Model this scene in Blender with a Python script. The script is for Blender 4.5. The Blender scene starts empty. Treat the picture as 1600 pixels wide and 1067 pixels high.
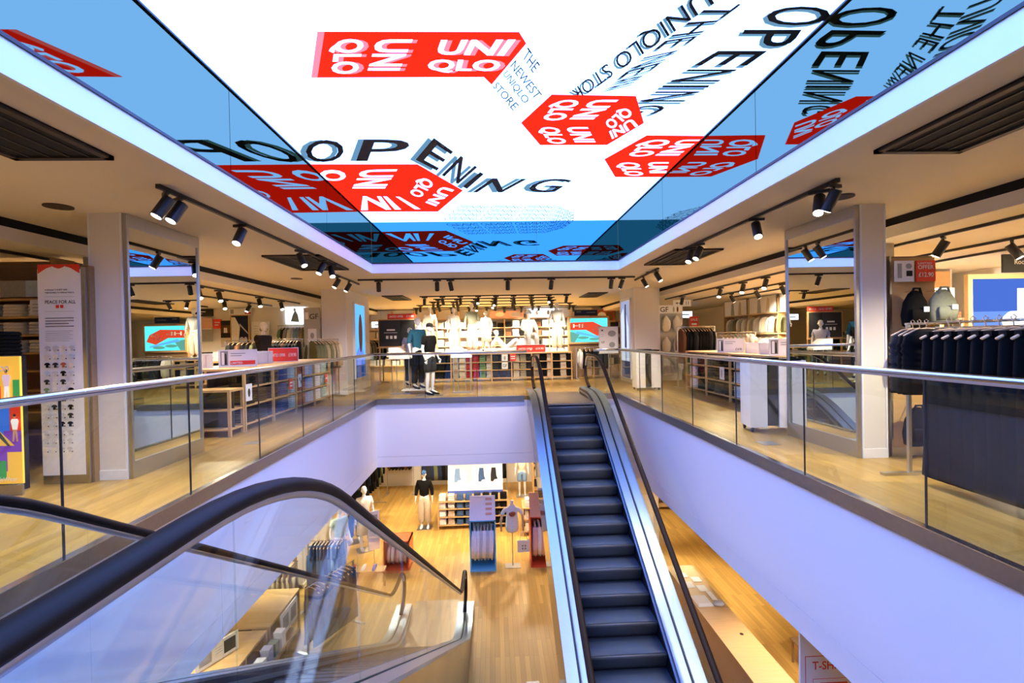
import bpy, math, random
from mathutils import Vector, Matrix
from math import pi, sin, cos, sqrt, radians as R
random.seed(7)
SC = bpy.context.scene
COL = SC.collection

# ---------------------------------------------------------------- camera, world, exposure
YAW, PITCH, ROLL = 0.0445, -0.010, 0.0201
cd = bpy.data.cameras.new('camera'); cam = bpy.data.objects.new('camera', cd); COL.objects.link(cam)
F = Vector((sin(YAW)*cos(PITCH), cos(YAW)*cos(PITCH), sin(PITCH)))
r0 = Vector((cos(YAW), -sin(YAW), 0)); u0 = r0.cross(F)
rt = r0*cos(ROLL) - u0*sin(ROLL); up = r0*sin(ROLL) + u0*cos(ROLL)
cam.matrix_world = Matrix(((rt.x, up.x, -F.x, 0), (rt.y, up.y, -F.y, 0), (rt.z, up.z, -F.z, 1.3935), (0, 0, 0, 1)))
cd.sensor_width = 36; cd.lens = 772.03/1600*36
cd.shift_x = -5.8/1600; cd.shift_y = 2.9/1600
cd.clip_start = 0.02
SC.camera = cam
w = bpy.data.worlds.new('world'); SC.world = w; w.use_nodes = True
w.node_tree.nodes['Background'].inputs[0].default_value = (1, .82, .6, 1)
w.node_tree.nodes['Background'].inputs[1].default_value = 0.15
SC.view_settings.view_transform = 'Standard'; SC.view_settings.look = 'None'
SC.view_settings.gamma = 1; SC.view_settings.exposure = 0.7
SC.cycles.max_bounces = 8; SC.cycles.transparent_max_bounces = 24
SC.cycles.caustics_reflective = False; SC.cycles.caustics_refractive = False
SC.cycles.sample_clamp_indirect = 10
WARM = (1, .84, .63)

# ---------------------------------------------------------------- materials
M = {}
def newmat(n):
    m = bpy.data.materials.new(n); m.use_nodes = True; M[n] = m
    nt = m.node_tree; return m, nt, nt.nodes['Principled BSDF']
def mat(n, c, rough=.6, metal=0, emis=0, noise=0, scale=20, spec=.5, bump=0, ecol=None, sheen=0):
    m, nt, p = newmat(n)
    p.inputs['Base Color'].default_value = (*c, 1); p.inputs['Roughness'].default_value = rough
    p.inputs['Metallic'].default_value = metal; p.inputs['Specular IOR Level'].default_value = spec
    if emis:
        p.inputs['Emission Color'].default_value = (*(ecol or c), 1); p.inputs['Emission Strength'].default_value = emis
    if noise or bump:
        tc = nt.nodes.new('ShaderNodeTexCoord'); nz = nt.nodes.new('ShaderNodeTexNoise')
        nz.inputs['Scale'].default_value = scale; nz.inputs['Detail'].default_value = 3
        nt.links.new(tc.outputs['Object'], nz.inputs['Vector'])
        if noise:
            mx = nt.nodes.new('ShaderNodeMix'); mx.data_type = 'RGBA'
            mx.inputs[6].default_value = (*[v*(1-noise) for v in c], 1); mx.inputs[7].default_value = (*[min(1, v*(1+noise)) for v in c], 1)
            nt.links.new(nz.outputs['Fac'], mx.inputs[0]); nt.links.new(mx.outputs[2], p.inputs['Base Color'])
        if bump:
            b = nt.nodes.new('ShaderNodeBump'); b.inputs['Strength'].default_value = bump
            nt.links.new(nz.outputs['Fac'], b.inputs['Height']); nt.links.new(b.outputs[0], p.inputs['Normal'])
    return m
def emat(n, c, s):
    m = bpy.data.materials.new(n); m.use_nodes = True; M[n] = m; nt = m.node_tree
    nt.nodes.remove(nt.nodes['Principled BSDF']); e = nt.nodes.new('ShaderNodeEmission')
    e.inputs[0].default_value = (*c, 1); e.inputs[1].default_value = s
    nt.links.new(e.outputs[0], nt.nodes['Material Output'].inputs[0]); return m
def cloth(n, c, rough=.85): return mat(n, c, rough, noise=.18, scale=35, spec=.15, bump=.15)
def wood(n, c1, c2, rough=.35, sx=3, plank=None, rot=0):
    m, nt, p = newmat(n); N = nt.nodes.new; L = nt.links.new
    tc = N('ShaderNodeTexCoord'); mp = N('ShaderNodeMapping'); L(tc.outputs['Object'], mp.inputs[0])
    mp.inputs['Rotation'].default_value = (0, 0, rot)
    n1 = N('ShaderNodeTexNoise'); mp2 = N('ShaderNodeMapping'); mp2.inputs['Scale'].default_value = (sx*.25, sx*5, sx*5)
    L(mp.outputs[0], mp2.inputs[0]); L(mp2.outputs[0], n1.inputs['Vector']); n1.inputs['Scale'].default_value = 2; n1.inputs['Detail'].default_value = 5
    mx = N('ShaderNodeMix'); mx.data_type = 'RGBA'; mx.inputs[6].default_value = (*c1, 1); mx.inputs[7].default_value = (*c2, 1)
    L(n1.outputs['Fac'], mx.inputs[0]); out = mx.outputs[2]
    if plank:
        br = N('ShaderNodeTexBrick'); L(mp.outputs[0], br.inputs['Vector']); br.inputs['Scale'].default_value = 1
        br.inputs['Brick Width'].default_value = plank[0]; br.inputs['Row Height'].default_value = plank[1]
        br.inputs['Mortar Size'].default_value = .0015; br.inputs['Color1'].default_value = (1, 1, 1, 1); br.inputs['Color2'].default_value = (.72, .70, .66, 1)
        br.inputs['Mortar'].default_value = (.45, .4, .35, 1); br.offset = .37; br.inputs['Bias'].default_value = -.1
        m2 = N('ShaderNodeMix'); m2.data_type = 'RGBA'; m2.blend_type = 'MULTIPLY'; m2.inputs[0].default_value = 1
        L(out, m2.inputs[6]); L(br.outputs['Color'], m2.inputs[7]); out = m2.outputs[2]
    L(out, p.inputs['Base Color']); p.inputs['Roughness'].default_value = rough; p.inputs['Specular IOR Level'].default_value = .35
    return m
def glass(n, tint, gloss=1.0):
    m = bpy.data.materials.new(n); m.use_nodes = True; M[n] = m; nt = m.node_tree; N = nt.nodes.new; L = nt.links.new
    nt.nodes.remove(nt.nodes['Principled BSDF'])
    t = N('ShaderNodeBsdfTransparent'); t.inputs[0].default_value = (*tint, 1)
    g = N('ShaderNodeBsdfGlossy'); g.inputs['Roughness'].default_value = .0; g.inputs[0].default_value = (gloss, gloss, gloss, 1)
    lw = N('ShaderNodeLayerWeight'); lw.inputs[0].default_value = .5
    pw = N('ShaderNodeMath'); pw.operation = 'POWER'; L(lw.outputs['Facing'], pw.inputs[0]); pw.inputs[1].default_value = 5
    f = N('ShaderNodeMath'); f.operation = 'MULTIPLY_ADD'; L(pw.outputs[0], f.inputs[0]); f.inputs[1].default_value = .55; f.inputs[2].default_value = .032
    x = N('ShaderNodeMixShader'); L(f.outputs[0], x.inputs[0]); L(t.outputs[0], x.inputs[1]); L(g.outputs[0], x.inputs[2])
    L(x.outputs[0], nt.nodes['Material Output'].inputs[0]); return m
def mirror(n, c, rough=.0):
    m = bpy.data.materials.new(n); m.use_nodes = True; M[n] = m; nt = m.node_tree
    nt.nodes.remove(nt.nodes['Principled BSDF']); g = nt.nodes.new('ShaderNodeBsdfGlossy')
    g.inputs[0].default_value = (*c, 1); g.inputs['Roughness'].default_value = rough
    nt.links.new(g.outputs[0], nt.nodes['Material Output'].inputs[0]); return m

wood('floor_wood', (.31, .19, .05), (.47, .30, .09), .33, 2, (1.3, .09), pi/2)
wood('floor_wood_low', (.56, .33, .075), (.68, .42, .11), .45, 2, (1.3, .09), pi/2)
wood('oak', (.55, .33, .13), (.68, .44, .2), .45, 4)
wood('dark_oak', (.28, .17, .08), (.38, .24, .12), .5, 4)
mat('ceiling_paint', (.80, .74, .63), .9)
mat('wall_paint', (.82, .77, .67), .9)
mat('white_paint', (.86, .86, .86), .7)
mat('fascia_paint', (.86, .86, .88), .55)
mat('column_paint', (.78, .74, .68), .8)
mat('grey_panel', (.42, .41, .38), .7, noise=.1, scale=4)
mat('black_gap', (.006, .006, .006), .9)
mat('black_metal', (.012, .012, .012), .45)
mat('black_plastic', (.02, .02, .02), .5)
mat('vent_brown', (.035, .025, .018), .6); mat('rubber', (.018, .010, .006), .5, spec=.1)
mat('steel', (.62, .62, .62), .22, 1, noise=.06, scale=60)
mat('satin_steel', (.55, .54, .52), .38, 1, noise=.06, scale=60)
mat('warm_steel', (.34, .31, .27), .4, 1, noise=.1, scale=30)
mat('chrome', (.8, .8, .8), .08, 1)
mat('deck_steel', (.33, .42, .52), .34, 1, noise=.05, scale=50)
mat('skirt_black', (.015, .02, .03), .35)
mat('white_plastic', (.85, .85, .86), .4)
mat('mannequin_white', (.88, .88, .90), .45)
mat('white_board', (.86, .86, .88), .5)
mat('sign_red', (.80, .045, .02), .5)
mat('sign_black', (.02, .022, .02), .5)
mat('sign_blue', (.05, .10, .45), .5)
mat('ink', (.03, .03, .03), .6)
mat('ink_grey', (.25, .25, .25), .6)
mat('card_white', (.9, .9, .9), .6)
emat('lamp_glow', (1, .88, .68), 14)
emat('lit_white', (.75, .88, 1), 1.6)
mirror('mirror_glass', (.80, .82, .76)); mirror('steel_mirror', (.62, .60, .57), .08)
mirror('blue_mirror', (.135, .175, .108), .02); mirror('deep_blue_mirror', (.04, .16, .19), .01)  # tints carry the bluish cast of screen light seen at an angle
glass('balustrade_glass', (.925, .955, .905)); glass('escalator_glass', (.93, .965, .96)); glass('case_glass', (.95, .96, .95))
m, nt, p = newmat('step_rubber')
p.inputs['Base Color'].default_value = (.06, .085, .12, 1); p.inputs['Roughness'].default_value = .5; p.inputs['Metallic'].default_value = .2
mat('riser_rubber_lit', (.105, .105, .10), .5, .2)  # warm light from the camera side is put into this lighter riser colour
tc = nt.nodes.new('ShaderNodeTexCoord'); wv = nt.nodes.new('ShaderNodeTexWave'); wv.inputs['Scale'].default_value = 36
bp = nt.nodes.new('ShaderNodeBump'); bp.inputs['Strength'].default_value = .5; bp.inputs['Distance'].default_value = .01
nt.links.new(tc.outputs['Object'], wv.inputs[0]); nt.links.new(wv.outputs['Fac'], bp.inputs['Height']); nt.links.new(bp.outputs[0], p.inputs['Normal'])
LEDC = (.245, .50, 1.52)
emat('led_white', LEDC, 3.2)
emat('led_red', (1.5, .02, .008), 1.0); emat('led_pink', (1.5, .2, .3), 1.0); emat('led_text', (.245, .50, 1.52), 3.2)
mat('led_black', (.01, .012, .012), .6); emat('led_slate', (.09, .2, .33), 1.0)
for n_, c_ in dict(black=(.005, .005, .005), charcoal=(.028, .028, .03), navy=(.02, .03, .07), denim=(.06, .12, .26), light_denim=(.22, .36, .58),
    olive=(.14, .15, .075), khaki=(.36, .30, .19), beige=(.62, .52, .38), cream=(.78, .72, .6), white=(.85, .84, .82), grey=(.38, .38, .38),
    pale_grey=(.6, .61, .62), brown=(.16, .07, .035), rust=(.42, .12, .06), red=(.45, .03, .025), green=(.16, .28, .12), mint=(.5, .66, .6),
    pale_blue=(.5, .62, .78), pink=(.75, .42, .42), teal=(.02, .10, .17), lilac=(.5, .5, .66), sage=(.32, .36, .28), peach=(.75, .45, .33), blue=(.05, .12, .5)).items():
    cloth('c_'+n_, c_)
mat('skin', (.55, .33, .22), .5); mat('hair_dark', (.03, .018, .012), .7)
mat('hanger_wood', (.72, .50, .27), .4)

# ---------------------------------------------------------------- mesh helpers
class B:
    def __init__(s): s.v = []; s.f = []; s.m = []; s.cur = 0
    def add(s, vs, fs):
        o = len(s.v); s.v += [tuple(v) for v in vs]
        for f in fs: s.f.append([i+o for i in f]); s.m.append(s.cur)
        return s
    def mi(s, i): s.cur = i; return s
    def box(s, x0, x1, y0, y1, z0, z1, T=None):
        vs = [(x, y, z) for z in (z0, z1) for y in (y0, y1) for x in (x0, x1)]
        if T: vs = [tuple(T @ Vector(v)) for v in vs]
        return s.add(vs, [(0, 2, 3, 1), (4, 5, 7, 6), (0, 1, 5, 4), (2, 6, 7, 3), (0, 4, 6, 2), (1, 3, 7, 5)])
    def tube(s, pts, r, n=10, cap=True, flat=None):
        pts = [Vector(p) for p in pts]; rs = r if isinstance(r, (list, tuple)) else [r]*len(pts)
        rings = []; up = None
        for i, p in enumerate(pts):
            d = (pts[min(i+1, len(pts)-1)] - pts[max(i-1, 0)]).normalized()
            if up is None:
                up = Vector((0, 0, 1)) if abs(d.z) < .9 else Vector((1, 0, 0))
            a = d.cross(up).normalized(); u = a.cross(d).normalized(); up = u
            rr = rs[i]; ra, ru = (rr, rr) if not isinstance(rr, tuple) else rr
            rings.append([p + a*ra*cos(2*pi*k/n) + u*ru*sin(2*pi*k/n) for k in range(n)])
        return s.loft(rings, cap)
    def loft(s, rings, cap=True):
        n = len(rings[0]); vs = [v for r in rings for v in r]; fs = []
        for i in range(len(rings)-1):
            for k in range(n):
                a, b = i*n+k, i*n+(k+1) % n
                fs.append((a, b, b+n, a+n))
        if cap: fs.append(tuple(range(n-1, -1, -1))); fs.append(tuple(range(len(vs)-n, len(vs))))
        return s.add(vs, fs)
    def ell(s, rows, n=14, cap=True):      # rows (z, rx, ry, cx, cy)
        return s.loft([[(c[3]+c[1]*cos(2*pi*k/n), c[4]+c[2]*sin(2*pi*k/n), c[0]) for k in range(n)] for c in rows], cap)
    def cyl(s, p0, p1, r, n=14): return s.tube([p0, p1], r, n)
    def prism(s, poly, y0, y1, axis='y'):
        n = len(poly)
        f = {'y': lambda a, b, c: (a, c, b), 'x': lambda a, b, c: (c, a, b), 'z': lambda a, b, c: (a, b, c)}[axis]
        vs = [f(a, b, y0) for a, b in poly] + [f(a, b, y1) for a, b in poly]
        return s.add(vs, [tuple(range(n)), tuple(range(2*n-1, n-1, -1))] + [(i, i+n, (i+1) % n+n, (i+1) % n) for i in range(n)])
    def mesh(s, name, mats, smooth=False):
        me = bpy.data.meshes.new(name); me.from_pydata(s.v, [], s.f)
        for m_ in (mats if isinstance(mats, (list, tuple)) else [mats]): me.materials.append(M[m_])
        me.polygons.foreach_set('material_index', s.m); me.polygons.foreach_set('use_smooth', [smooth]*len(s.f))
        import bmesh
        bm = bmesh.new(); bm.from_mesh(me); bmesh.ops.recalc_face_normals(bm, faces=bm.faces); bm.to_mesh(me); bm.free()
        me.update(); return me
    def obj(s, name, mats, parent=None, smooth=False):
        o = bpy.data.objects.new(name, s.mesh(name, mats, smooth)); COL.objects.link(o)
        if parent: o.parent = parent
        return o
SEEN = {}
def tag(o, label=None, cat=None, group=None, kind=None):
    if label: o['label'] = label
    if cat: o['category'] = cat
    if group: o['group'] = group
    if kind: o['kind'] = kind
    return o
def thing(name, label, cat, loc=(0, 0, 0), rz=0, group=None):
    o = bpy.data.objects.new(name, None); COL.objects.link(o); o.location = loc; o.rotation_euler = (0, 0, rz)
    o.empty_display_size = .1
    return tag(o, label, cat, group)
def struct(name, b, mats): return tag(b.obj(name, mats), kind='structure')
def dup(root, loc=None, rz=None, label=None, group=None, scale=None):
    r = root.copy(); COL.objects.link(r)
    if 'proto' in r: del r['proto']
    if loc is not None: r.location = loc
    if rz is not None: r.rotation_euler = (r.rotation_euler[0], r.rotation_euler[1], rz)
    if scale: r.scale = scale
    if label: r['label'] = label
    if group: r['group'] = group
    for ch in list(root.children):
        c = ch.copy(); COL.objects.link(c); c.parent = r
        for g in ch.children:
            d = g.copy(); COL.objects.link(d); d.parent = c
    return r
ORD = ['first', 'second', 'third', 'fourth', 'fifth', 'sixth', 'seventh', 'eighth', 'ninth', 'tenth', 'eleventh', 'twelfth', 'thirteenth',
       'fourteenth', 'fifteenth', 'sixteenth', 'seventeenth', 'eighteenth', 'nineteenth', 'twentieth', 'twenty-first', 'twenty-second']
TXT = {}
def text_geo(s, bold=.012):
    k = (s, bold)
    if k not in TXT:
        cu = bpy.data.curves.new('t', 'FONT'); cu.body = s; cu.size = 1; cu.offset = bold; cu.resolution_u = 3
        o = bpy.data.objects.new('t', cu); COL.objects.link(o); bpy.context.view_layer.update()
        me = o.to_mesh(); vs = [v.co.copy() for v in me.vertices]; fs = [tuple(p.vertices) for p in me.polygons]
        o.to_mesh_clear(); bpy.data.objects.remove(o); bpy.data.curves.remove(cu)
        x0 = min(v.x for v in vs); x1 = max(v.x for v in vs); y0 = min(v.y for v in vs); y1 = max(v.y for v in vs)
        TXT[k] = ([((v.x-x0)/(x1-x0), (v.y-y0)/(y1-y0)) for v in vs], fs, (x1-x0)/max(.01, y1-y0))
    return TXT[k]
def write(s, p0, right, upv, h, m, parent=None, w=None, bold=.012, name='lettering', b=None, center=False):
    """flat lettering: lower-left p0, unit vectors right/up, cap height h (width follows unless w)"""
    uv, fs, asp = text_geo(s, bold); p0, right, upv = Vector(p0), Vector(right), Vector(upv); w_ = w or h*asp
    if center: p0 = p0 - right*w_/2
    bb = b or B(); bb.add([p0 + right*u*w_ + upv*v*h for u, v in uv], fs)
    return bb.obj(name, m, parent) if b is None else bb
def hom(q):      # unit square (u right, v up) -> quad TL TR BR BL
    (x3, y3), (x2, y2), (x1, y1), (x0, y0) = q       # (0,1) (1,1) (1,0) (0,0)
    dx1, dx2, dx3 = x1-x2, x3-x2, x0-x1+x2-x3
    dy1, dy2, dy3 = y1-y2, y3-y2, y0-y1+y2-y3
    den = dx1*dy2-dx2*dy1; g = (dx3*dy2-dx2*dy3)/den; h = (dx1*dy3-dx3*dy1)/den
    a, b, d, e = x1-x0+g*x1, x3-x0+h*x3, y1-y0+g*y1, y3-y0+h*y3
    return lambda u, v: ((a*u+b*v+x0)/(g*u+h*v+1), (d*u+e*v+y0)/(g*u+h*v+1))

# ---------------------------------------------------------------- building shell
XL, XR, YF, YN = -2.866, 3.04, 11.93, .3        # void edges
HC, LF, VZ = 2.785, -4.5, -1.615                # ceiling, lower floor, lower ceiling
RL, RR, RF, RN, RZ, RT = -2.448, 2.633, 10.217, -3.0, 2.97, 3.812
WL, WR, WN, WF = -11., 9.5, -5., 24.
fl = B()
E2X, E1X = -1.38, 1.62
for a in ((WL, XL, WN, WF), (XR, WR, WN, WF), (XL, XR, YF, WF), (XL, XR, WN, YN), (XL, -.5, YN, .55)):
    fl.box(a[0], a[1], a[2], a[3], -.2, 0)
struct('floor', fl, 'floor_wood')
struct('floor', B().box(WL, WR, WN, WF, LF-.1, LF), 'floor_wood_low')
lc = B()
for a in ((WL, XL, WN, WF), (XR, WR, WN, WF), (XL, XR, YF, WF), (XL, XR, WN, YN)):
    lc.box(a[0], a[1], a[2], a[3], VZ, -.201)
struct('ceiling', lc, 'ceiling_paint')
# void fascia boards
def fascia(name, x0, x1, y0, y1):
    b = B().box(x0, x1, y0, y1, VZ+.245, -.1).box(x0, x1, y0, y1, VZ-.004, VZ+.24)
    struct(name, b, 'fascia_paint')
fascia('wall_void_left', XL, XL+.03, YN, YF); fascia('wall_void_right', XR-.03, XR, YN, YF)
fascia('wall_void_far', XL+.03, XR-.03, YF-.03, YF); fascia('wall_void_near', XL+.03, XR-.03, YN, YN+.03)
# ceiling slab with recess
BX0, BX1 = -5.15, 4.93
cl = B()
for a in ((BX0, RL-.03, WN, WF), (RR+.03, BX1, WN, WF), (RL-.03, RR+.03, RF+.03, WF), (RL-.03, RR+.03, WN, RN-.03)): cl.box(*a, HC, HC+.12)
struct('ceiling', cl, 'ceiling_paint')
sb = B()
for x0, x1 in ((WL, BX0-.16), (BX1+.16, WR)): sb.box(x0, x1, WN, WF, 2.55, 2.65)
struct('ceiling', sb, 'ceiling_paint')
bh = B().box(BX0-.16, BX0, WN, WF, 2.55, 2.69).box(BX1, BX1+.16, WN, WF, 2.55, 2.69)
struct('trim_bulkhead', bh, 'wall_paint')
struct('trim_shadow_gap', B().box(BX0-.16, BX0-.012, WN, WF, 2.69, 2.9).box(BX1+.012, BX1+.16, WN, WF, 2.69, 2.9), 'black_gap')
for nm, a in dict(wall_left=(WL-.1, WL, WN, WF), wall_right=(WR, WR+.1, WN, WF), wall_far=(WL, WR, WF, WF+.1), wall_near=(WL, WR, WN-.1, WN)).items():
    struct(nm, B().box(*a, LF, 3.0), 'wall_paint')
# recess lining
rb = B()
for a in ((RL-.03, RL, RN, RF), (RR, RR+.03, RN, RF), (RL, RR, RF, RF+.03), (RL, RR, RN-.03, RN)): rb.box(*a, HC-.003, RZ)
struct('trim_recess', rb, 'fascia_paint')

# ---------------------------------------------------------------- LED ceiling screen
led = thing('ceiling_screen', 'huge white illuminated ceiling screen with red blocks and black lettering above the void', 'screen', ((RL+RR)/2, (RN+RF)/2, RT))
off = Vector(led.location)
def ledpart(b, name, m):
    b.v = [(v[0]-off.x, v[1]-off.y, v[2]-off.z) for v in b.v]; return b.obj(name, m, led)
ledpart(B().box(RL, RR, RN, RF, RT+.004, RT+.06), 'panel', 'led_white')
fr = B()
for a in ((RL, RL+.018, RN, RF), (RR-.018, RR, RN, RF)): fr.box(*a, RT-.012, RT+.004)
ledpart(fr, 'edge_trim', 'black_metal')
BLOCKS=[('red',[(-1.323,3.939),(0.251,3.924),(0.316,4.071),(0.03,4.727),(-0.04,4.59),(-1.613,4.611)]),('pink',[(-1.323,3.939),(-1.268,3.938),(-1.558,4.61),(-1.613,4.611)]),('red',[(0.628,4.924),(1.485,4.95),(1.755,5.566),(1.481,6.198),(0.633,6.197),(0.359,5.564)]),('red',[(1.899,5.916),(2.611,5.935),(2.635,7.455),(1.891,7.443),(1.562,6.704)]),('red',[(-2.443,6.855),(-0.995,6.873),(-0.451,8.074),(-1.002,9.388),(-2.446,9.339)])]
TEXTS=[('QLO',[(-0.934,4.018),(-1.132,4.542),(-1.414,4.544),(-1.213,4.028)],'pink'),('QLO',[(-0.973,4.01),(-1.175,4.532),(-1.456,4.534),(-1.251,4.02)],'white'),('UNI',[(-0.558,4.021),(-0.747,4.483),(-1.032,4.485),(-0.848,4.024)],'pink'),('UNI',[(-0.597,4.013),(-0.791,4.473),(-1.075,4.475),(-0.887,4.016)],'white'),('UNI',[(-0.333,4.026),(0.271,4.015),(0.179,4.247),(-0.396,4.233)],'pink'),('UNI',[(-0.373,4.018),(0.229,4.006),(0.135,4.238),(-0.438,4.224)],'white'),('QLO',[(-0.461,4.306),(0.165,4.305),(0.135,4.522),(-0.512,4.516)],'pink'),('QLO',[(-0.504,4.297),(0.12,4.296),(0.089,4.512),(-0.557,4.506)],'white'),('THE',[(0.335,4.123),(0.462,4.393),(0.409,4.524),(0.295,4.271)],'black'),('NEWEST',[(0.241,4.316),(0.534,4.924),(0.471,5.028),(0.195,4.419)],'black'),('UNIQLO',[(0.177,4.478),(0.42,5.028),(0.353,5.137),(0.127,4.563)],'black'),('STORE',[(0.088,4.678),(0.316,5.152),(0.253,5.266),(0.04,4.772)],'black'),('QLO',[(0.947,5.012),(0.823,5.491),(0.532,5.473),(0.66,5.012)],'white'),('UNI',[(1.324,5.01),(1.155,5.456),(0.882,5.455),(1.05,5.011)],'white'),('QLO',[(0.789,5.659),(0.969,6.14),(0.699,6.138),(0.524,5.659)],'white'),('UNI',[(1.13,5.66),(1.313,6.097),(1.052,6.096),(0.872,5.659)],'white'),('QLO',[(1.575,5.316),(1.425,5.739),(1.272,5.51),(1.401,5.134)],'white'),('UNI',[(1.706,5.623),(1.497,6.001),(1.406,5.779),(1.575,5.427)],'white'),('QLO',[(2.274,6.024),(2.143,6.58),(1.772,6.576),(1.877,6.021)],'white'),('QLO',[(2.068,6.81),(2.315,7.369),(1.978,7.364),(1.709,6.806)],'white'),('UNI',[(2.602,6.025),(2.529,6.551),(2.205,6.548),(2.351,6.024)],'white'),('UNI',[(2.487,6.802),(2.611,7.255),(2.358,7.251),(2.188,6.798)],'white'),('O',[(2.556,3.611),(2.666,3.84),(2.146,3.847),(2.087,3.628)],'slate'),('O',[(2.57,3.582),(2.68,3.808),(2.164,3.814),(2.104,3.599)],'black'),('P',[(2.494,3.899),(2.539,4.128),(2.066,4.133),(2.026,3.904)],'slate'),('P',[(2.51,3.865),(2.555,4.091),(2.086,4.096),(2.045,3.871)],'black'),('E',[(2.376,4.195),(2.311,4.432),(1.827,4.427),(1.943,4.199)],'slate'),('E',[(2.394,4.157),(2.331,4.39),(1.851,4.385),(1.965,4.161)],'black'),('N',[(2.259,4.492),(2.177,4.714),(1.702,4.716),(1.797,4.495)],'slate'),('N',[(2.279,4.449),(2.199,4.666),(1.729,4.669),(1.822,4.452)],'black'),('I',[(2.123,4.781),(2.125,4.826),(1.662,4.828),(1.661,4.783)],'slate'),('I',[(2.146,4.732),(2.148,4.776),(1.69,4.778),(1.689,4.735)],'black'),('N',[(2.082,4.904),(1.994,5.12),(1.519,5.121),(1.635,4.905)],'slate'),('N',[(2.106,4.852),(2.02,5.064),(1.549,5.065),(1.663,4.854)],'black'),('G',[(1.901,5.199),(1.778,5.408),(1.444,5.407),(1.522,5.2)],'slate'),('G',[(1.928,5.142),(1.808,5.345),(1.477,5.345),(1.553,5.142)],'black'),('UNIQLO STOR',[(1.654,3.588),(0.887,5.097),(0.776,4.844),(1.479,3.391)],'slate'),('UNIQLO STOR',[(1.664,3.567),(0.907,5.056),(0.795,4.806),(1.489,3.372)],'black'),('THE NEW',[(1.86,3.601),(1.374,4.735),(1.079,4.961),(1.64,3.585)],'slate'),('THE NEW',[(1.865,3.573),(1.386,4.687),(1.094,4.909),(1.647,3.558)],'black'),('O',[(-2.248,6.014),(-1.785,6.045),(-2.082,6.771),(-2.546,6.759)],'slate'),('O',[(-2.181,6.014),(-1.716,6.045),(-2.006,6.772),(-2.471,6.76)],'black'),('P',[(-1.572,6.018),(-1.003,6.021),(-1.244,6.738),(-1.867,6.731)],'slate'),('P',[(-1.504,6.018),(-0.934,6.021),(-1.167,6.739),(-1.791,6.732)],'black'),('E',[(-0.733,5.976),(-0.541,6.422),(-0.843,7.124),(-1.069,6.69)],'slate'),('E',[(-0.665,5.977),(-0.467,6.423),(-0.761,7.125),(-0.993,6.691)],'black'),('N',[(-0.458,6.557),(-0.263,6.997),(-0.594,7.742),(-0.797,7.315)],'slate'),('N',[(-0.382,6.558),(-0.182,6.998),(-0.505,7.744),(-0.713,7.316)],'black'),('I',[(-0.231,7.198),(-0.178,7.282),(-0.471,7.991),(-0.53,7.87)],'slate'),('I',[(-0.147,7.199),(-0.094,7.284),(-0.379,7.993),(-0.439,7.871)],'black'),('N',[(-0.054,7.475),(0.469,7.512),(0.094,8.192),(-0.395,8.18)],'slate'),('N',[(0.033,7.477),(0.557,7.513),(0.19,8.194),(-0.301,8.182)],'black'),('G',[(0.716,7.489),(1.194,7.552),(0.944,8.244),(0.41,8.146)],'slate'),('G',[(0.804,7.49),(1.283,7.553),(1.041,8.246),(0.505,8.148)],'black'),('O',[(-1.998,7.051),(-2.179,7.527),(-2.488,7.521),(-2.433,7.045)],'white'),('UNI',[(-1.302,7.038),(-1.666,7.915),(-2.181,7.904),(-1.813,7.054)],'white'),('QLO',[(-0.853,7.671),(-1.189,8.458),(-1.378,8.157),(-1.014,7.269)],'white'),('UNI',[(-0.587,8.019),(-0.991,8.984),(-1.145,8.73),(-0.765,7.816)],'white'),('NI I',[(-2.117,8.323),(-1.527,8.371),(-1.293,9.172),(-2.382,9.204)],'white'),('OPENING OPENING OPENING',[(-0.577,8.984),(1.207,9.038),(1.189,9.238),(-0.644,9.179)],'slate'),('OPENING',[(1.207,9.038),(1.609,9.548),(1.635,9.819),(1.215,9.238)],'black'),('OPENING OPENING OPENING',[(-0.674,9.246),(1.198,9.307),(1.179,9.519),(-0.744,9.453)],'slate'),('OPENING',[(1.198,9.307),(1.649,9.788),(1.676,10.073),(1.206,9.519)],'black'),('OPENING OPENING OPENING',[(-0.776,9.524),(1.188,9.592),(1.169,9.817),(-0.851,9.743)],'slate'),('OPENING',[(1.188,9.592),(1.69,10.041),(1.719,10.341),(1.196,9.818)],'black'),('OPENING OPENING OPENING',[(-0.885,9.818),(1.178,9.895),(1.158,10.135),(-0.965,10.052)],'slate'),('OPENING',[(1.178,9.895),(1.734,10.308),(1.765,10.624),(1.186,10.136)],'black')]

for i, (m_, q) in enumerate(BLOCKS):
    ledpart(B().prism(q, RT-.002-.0004*i, RT+.003, 'z'), 'red_block' if m_ == 'red' else 'pink_edge', 'led_'+m_)
for i, (s_, q, m_) in enumerate(TEXTS):
    uv, fs, _ = text_geo(s_, -.002 if s_ in ('UNIQLO STOR', 'THE NEW', 'THE', 'NEWEST', 'UNIQLO', 'STORE') else .0 if len(s_) > 8 and m_ == 'slate' else (.03 if m_ in ('white', 'pink') else .004)); H = hom(q)
    z_ = RT-.006-.0015*(m_ == 'white')-.00002*i if m_ in ('white', 'pink') else RT+.0028-.0015*(m_ == 'black')-.00002*i
    ledpart(B().add([(*H(u, v), z_) for u, v in uv], fs), 'lettering', dict(white='led_text', black='led_black', slate='led_slate', pink='led_pink')[m_])
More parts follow.
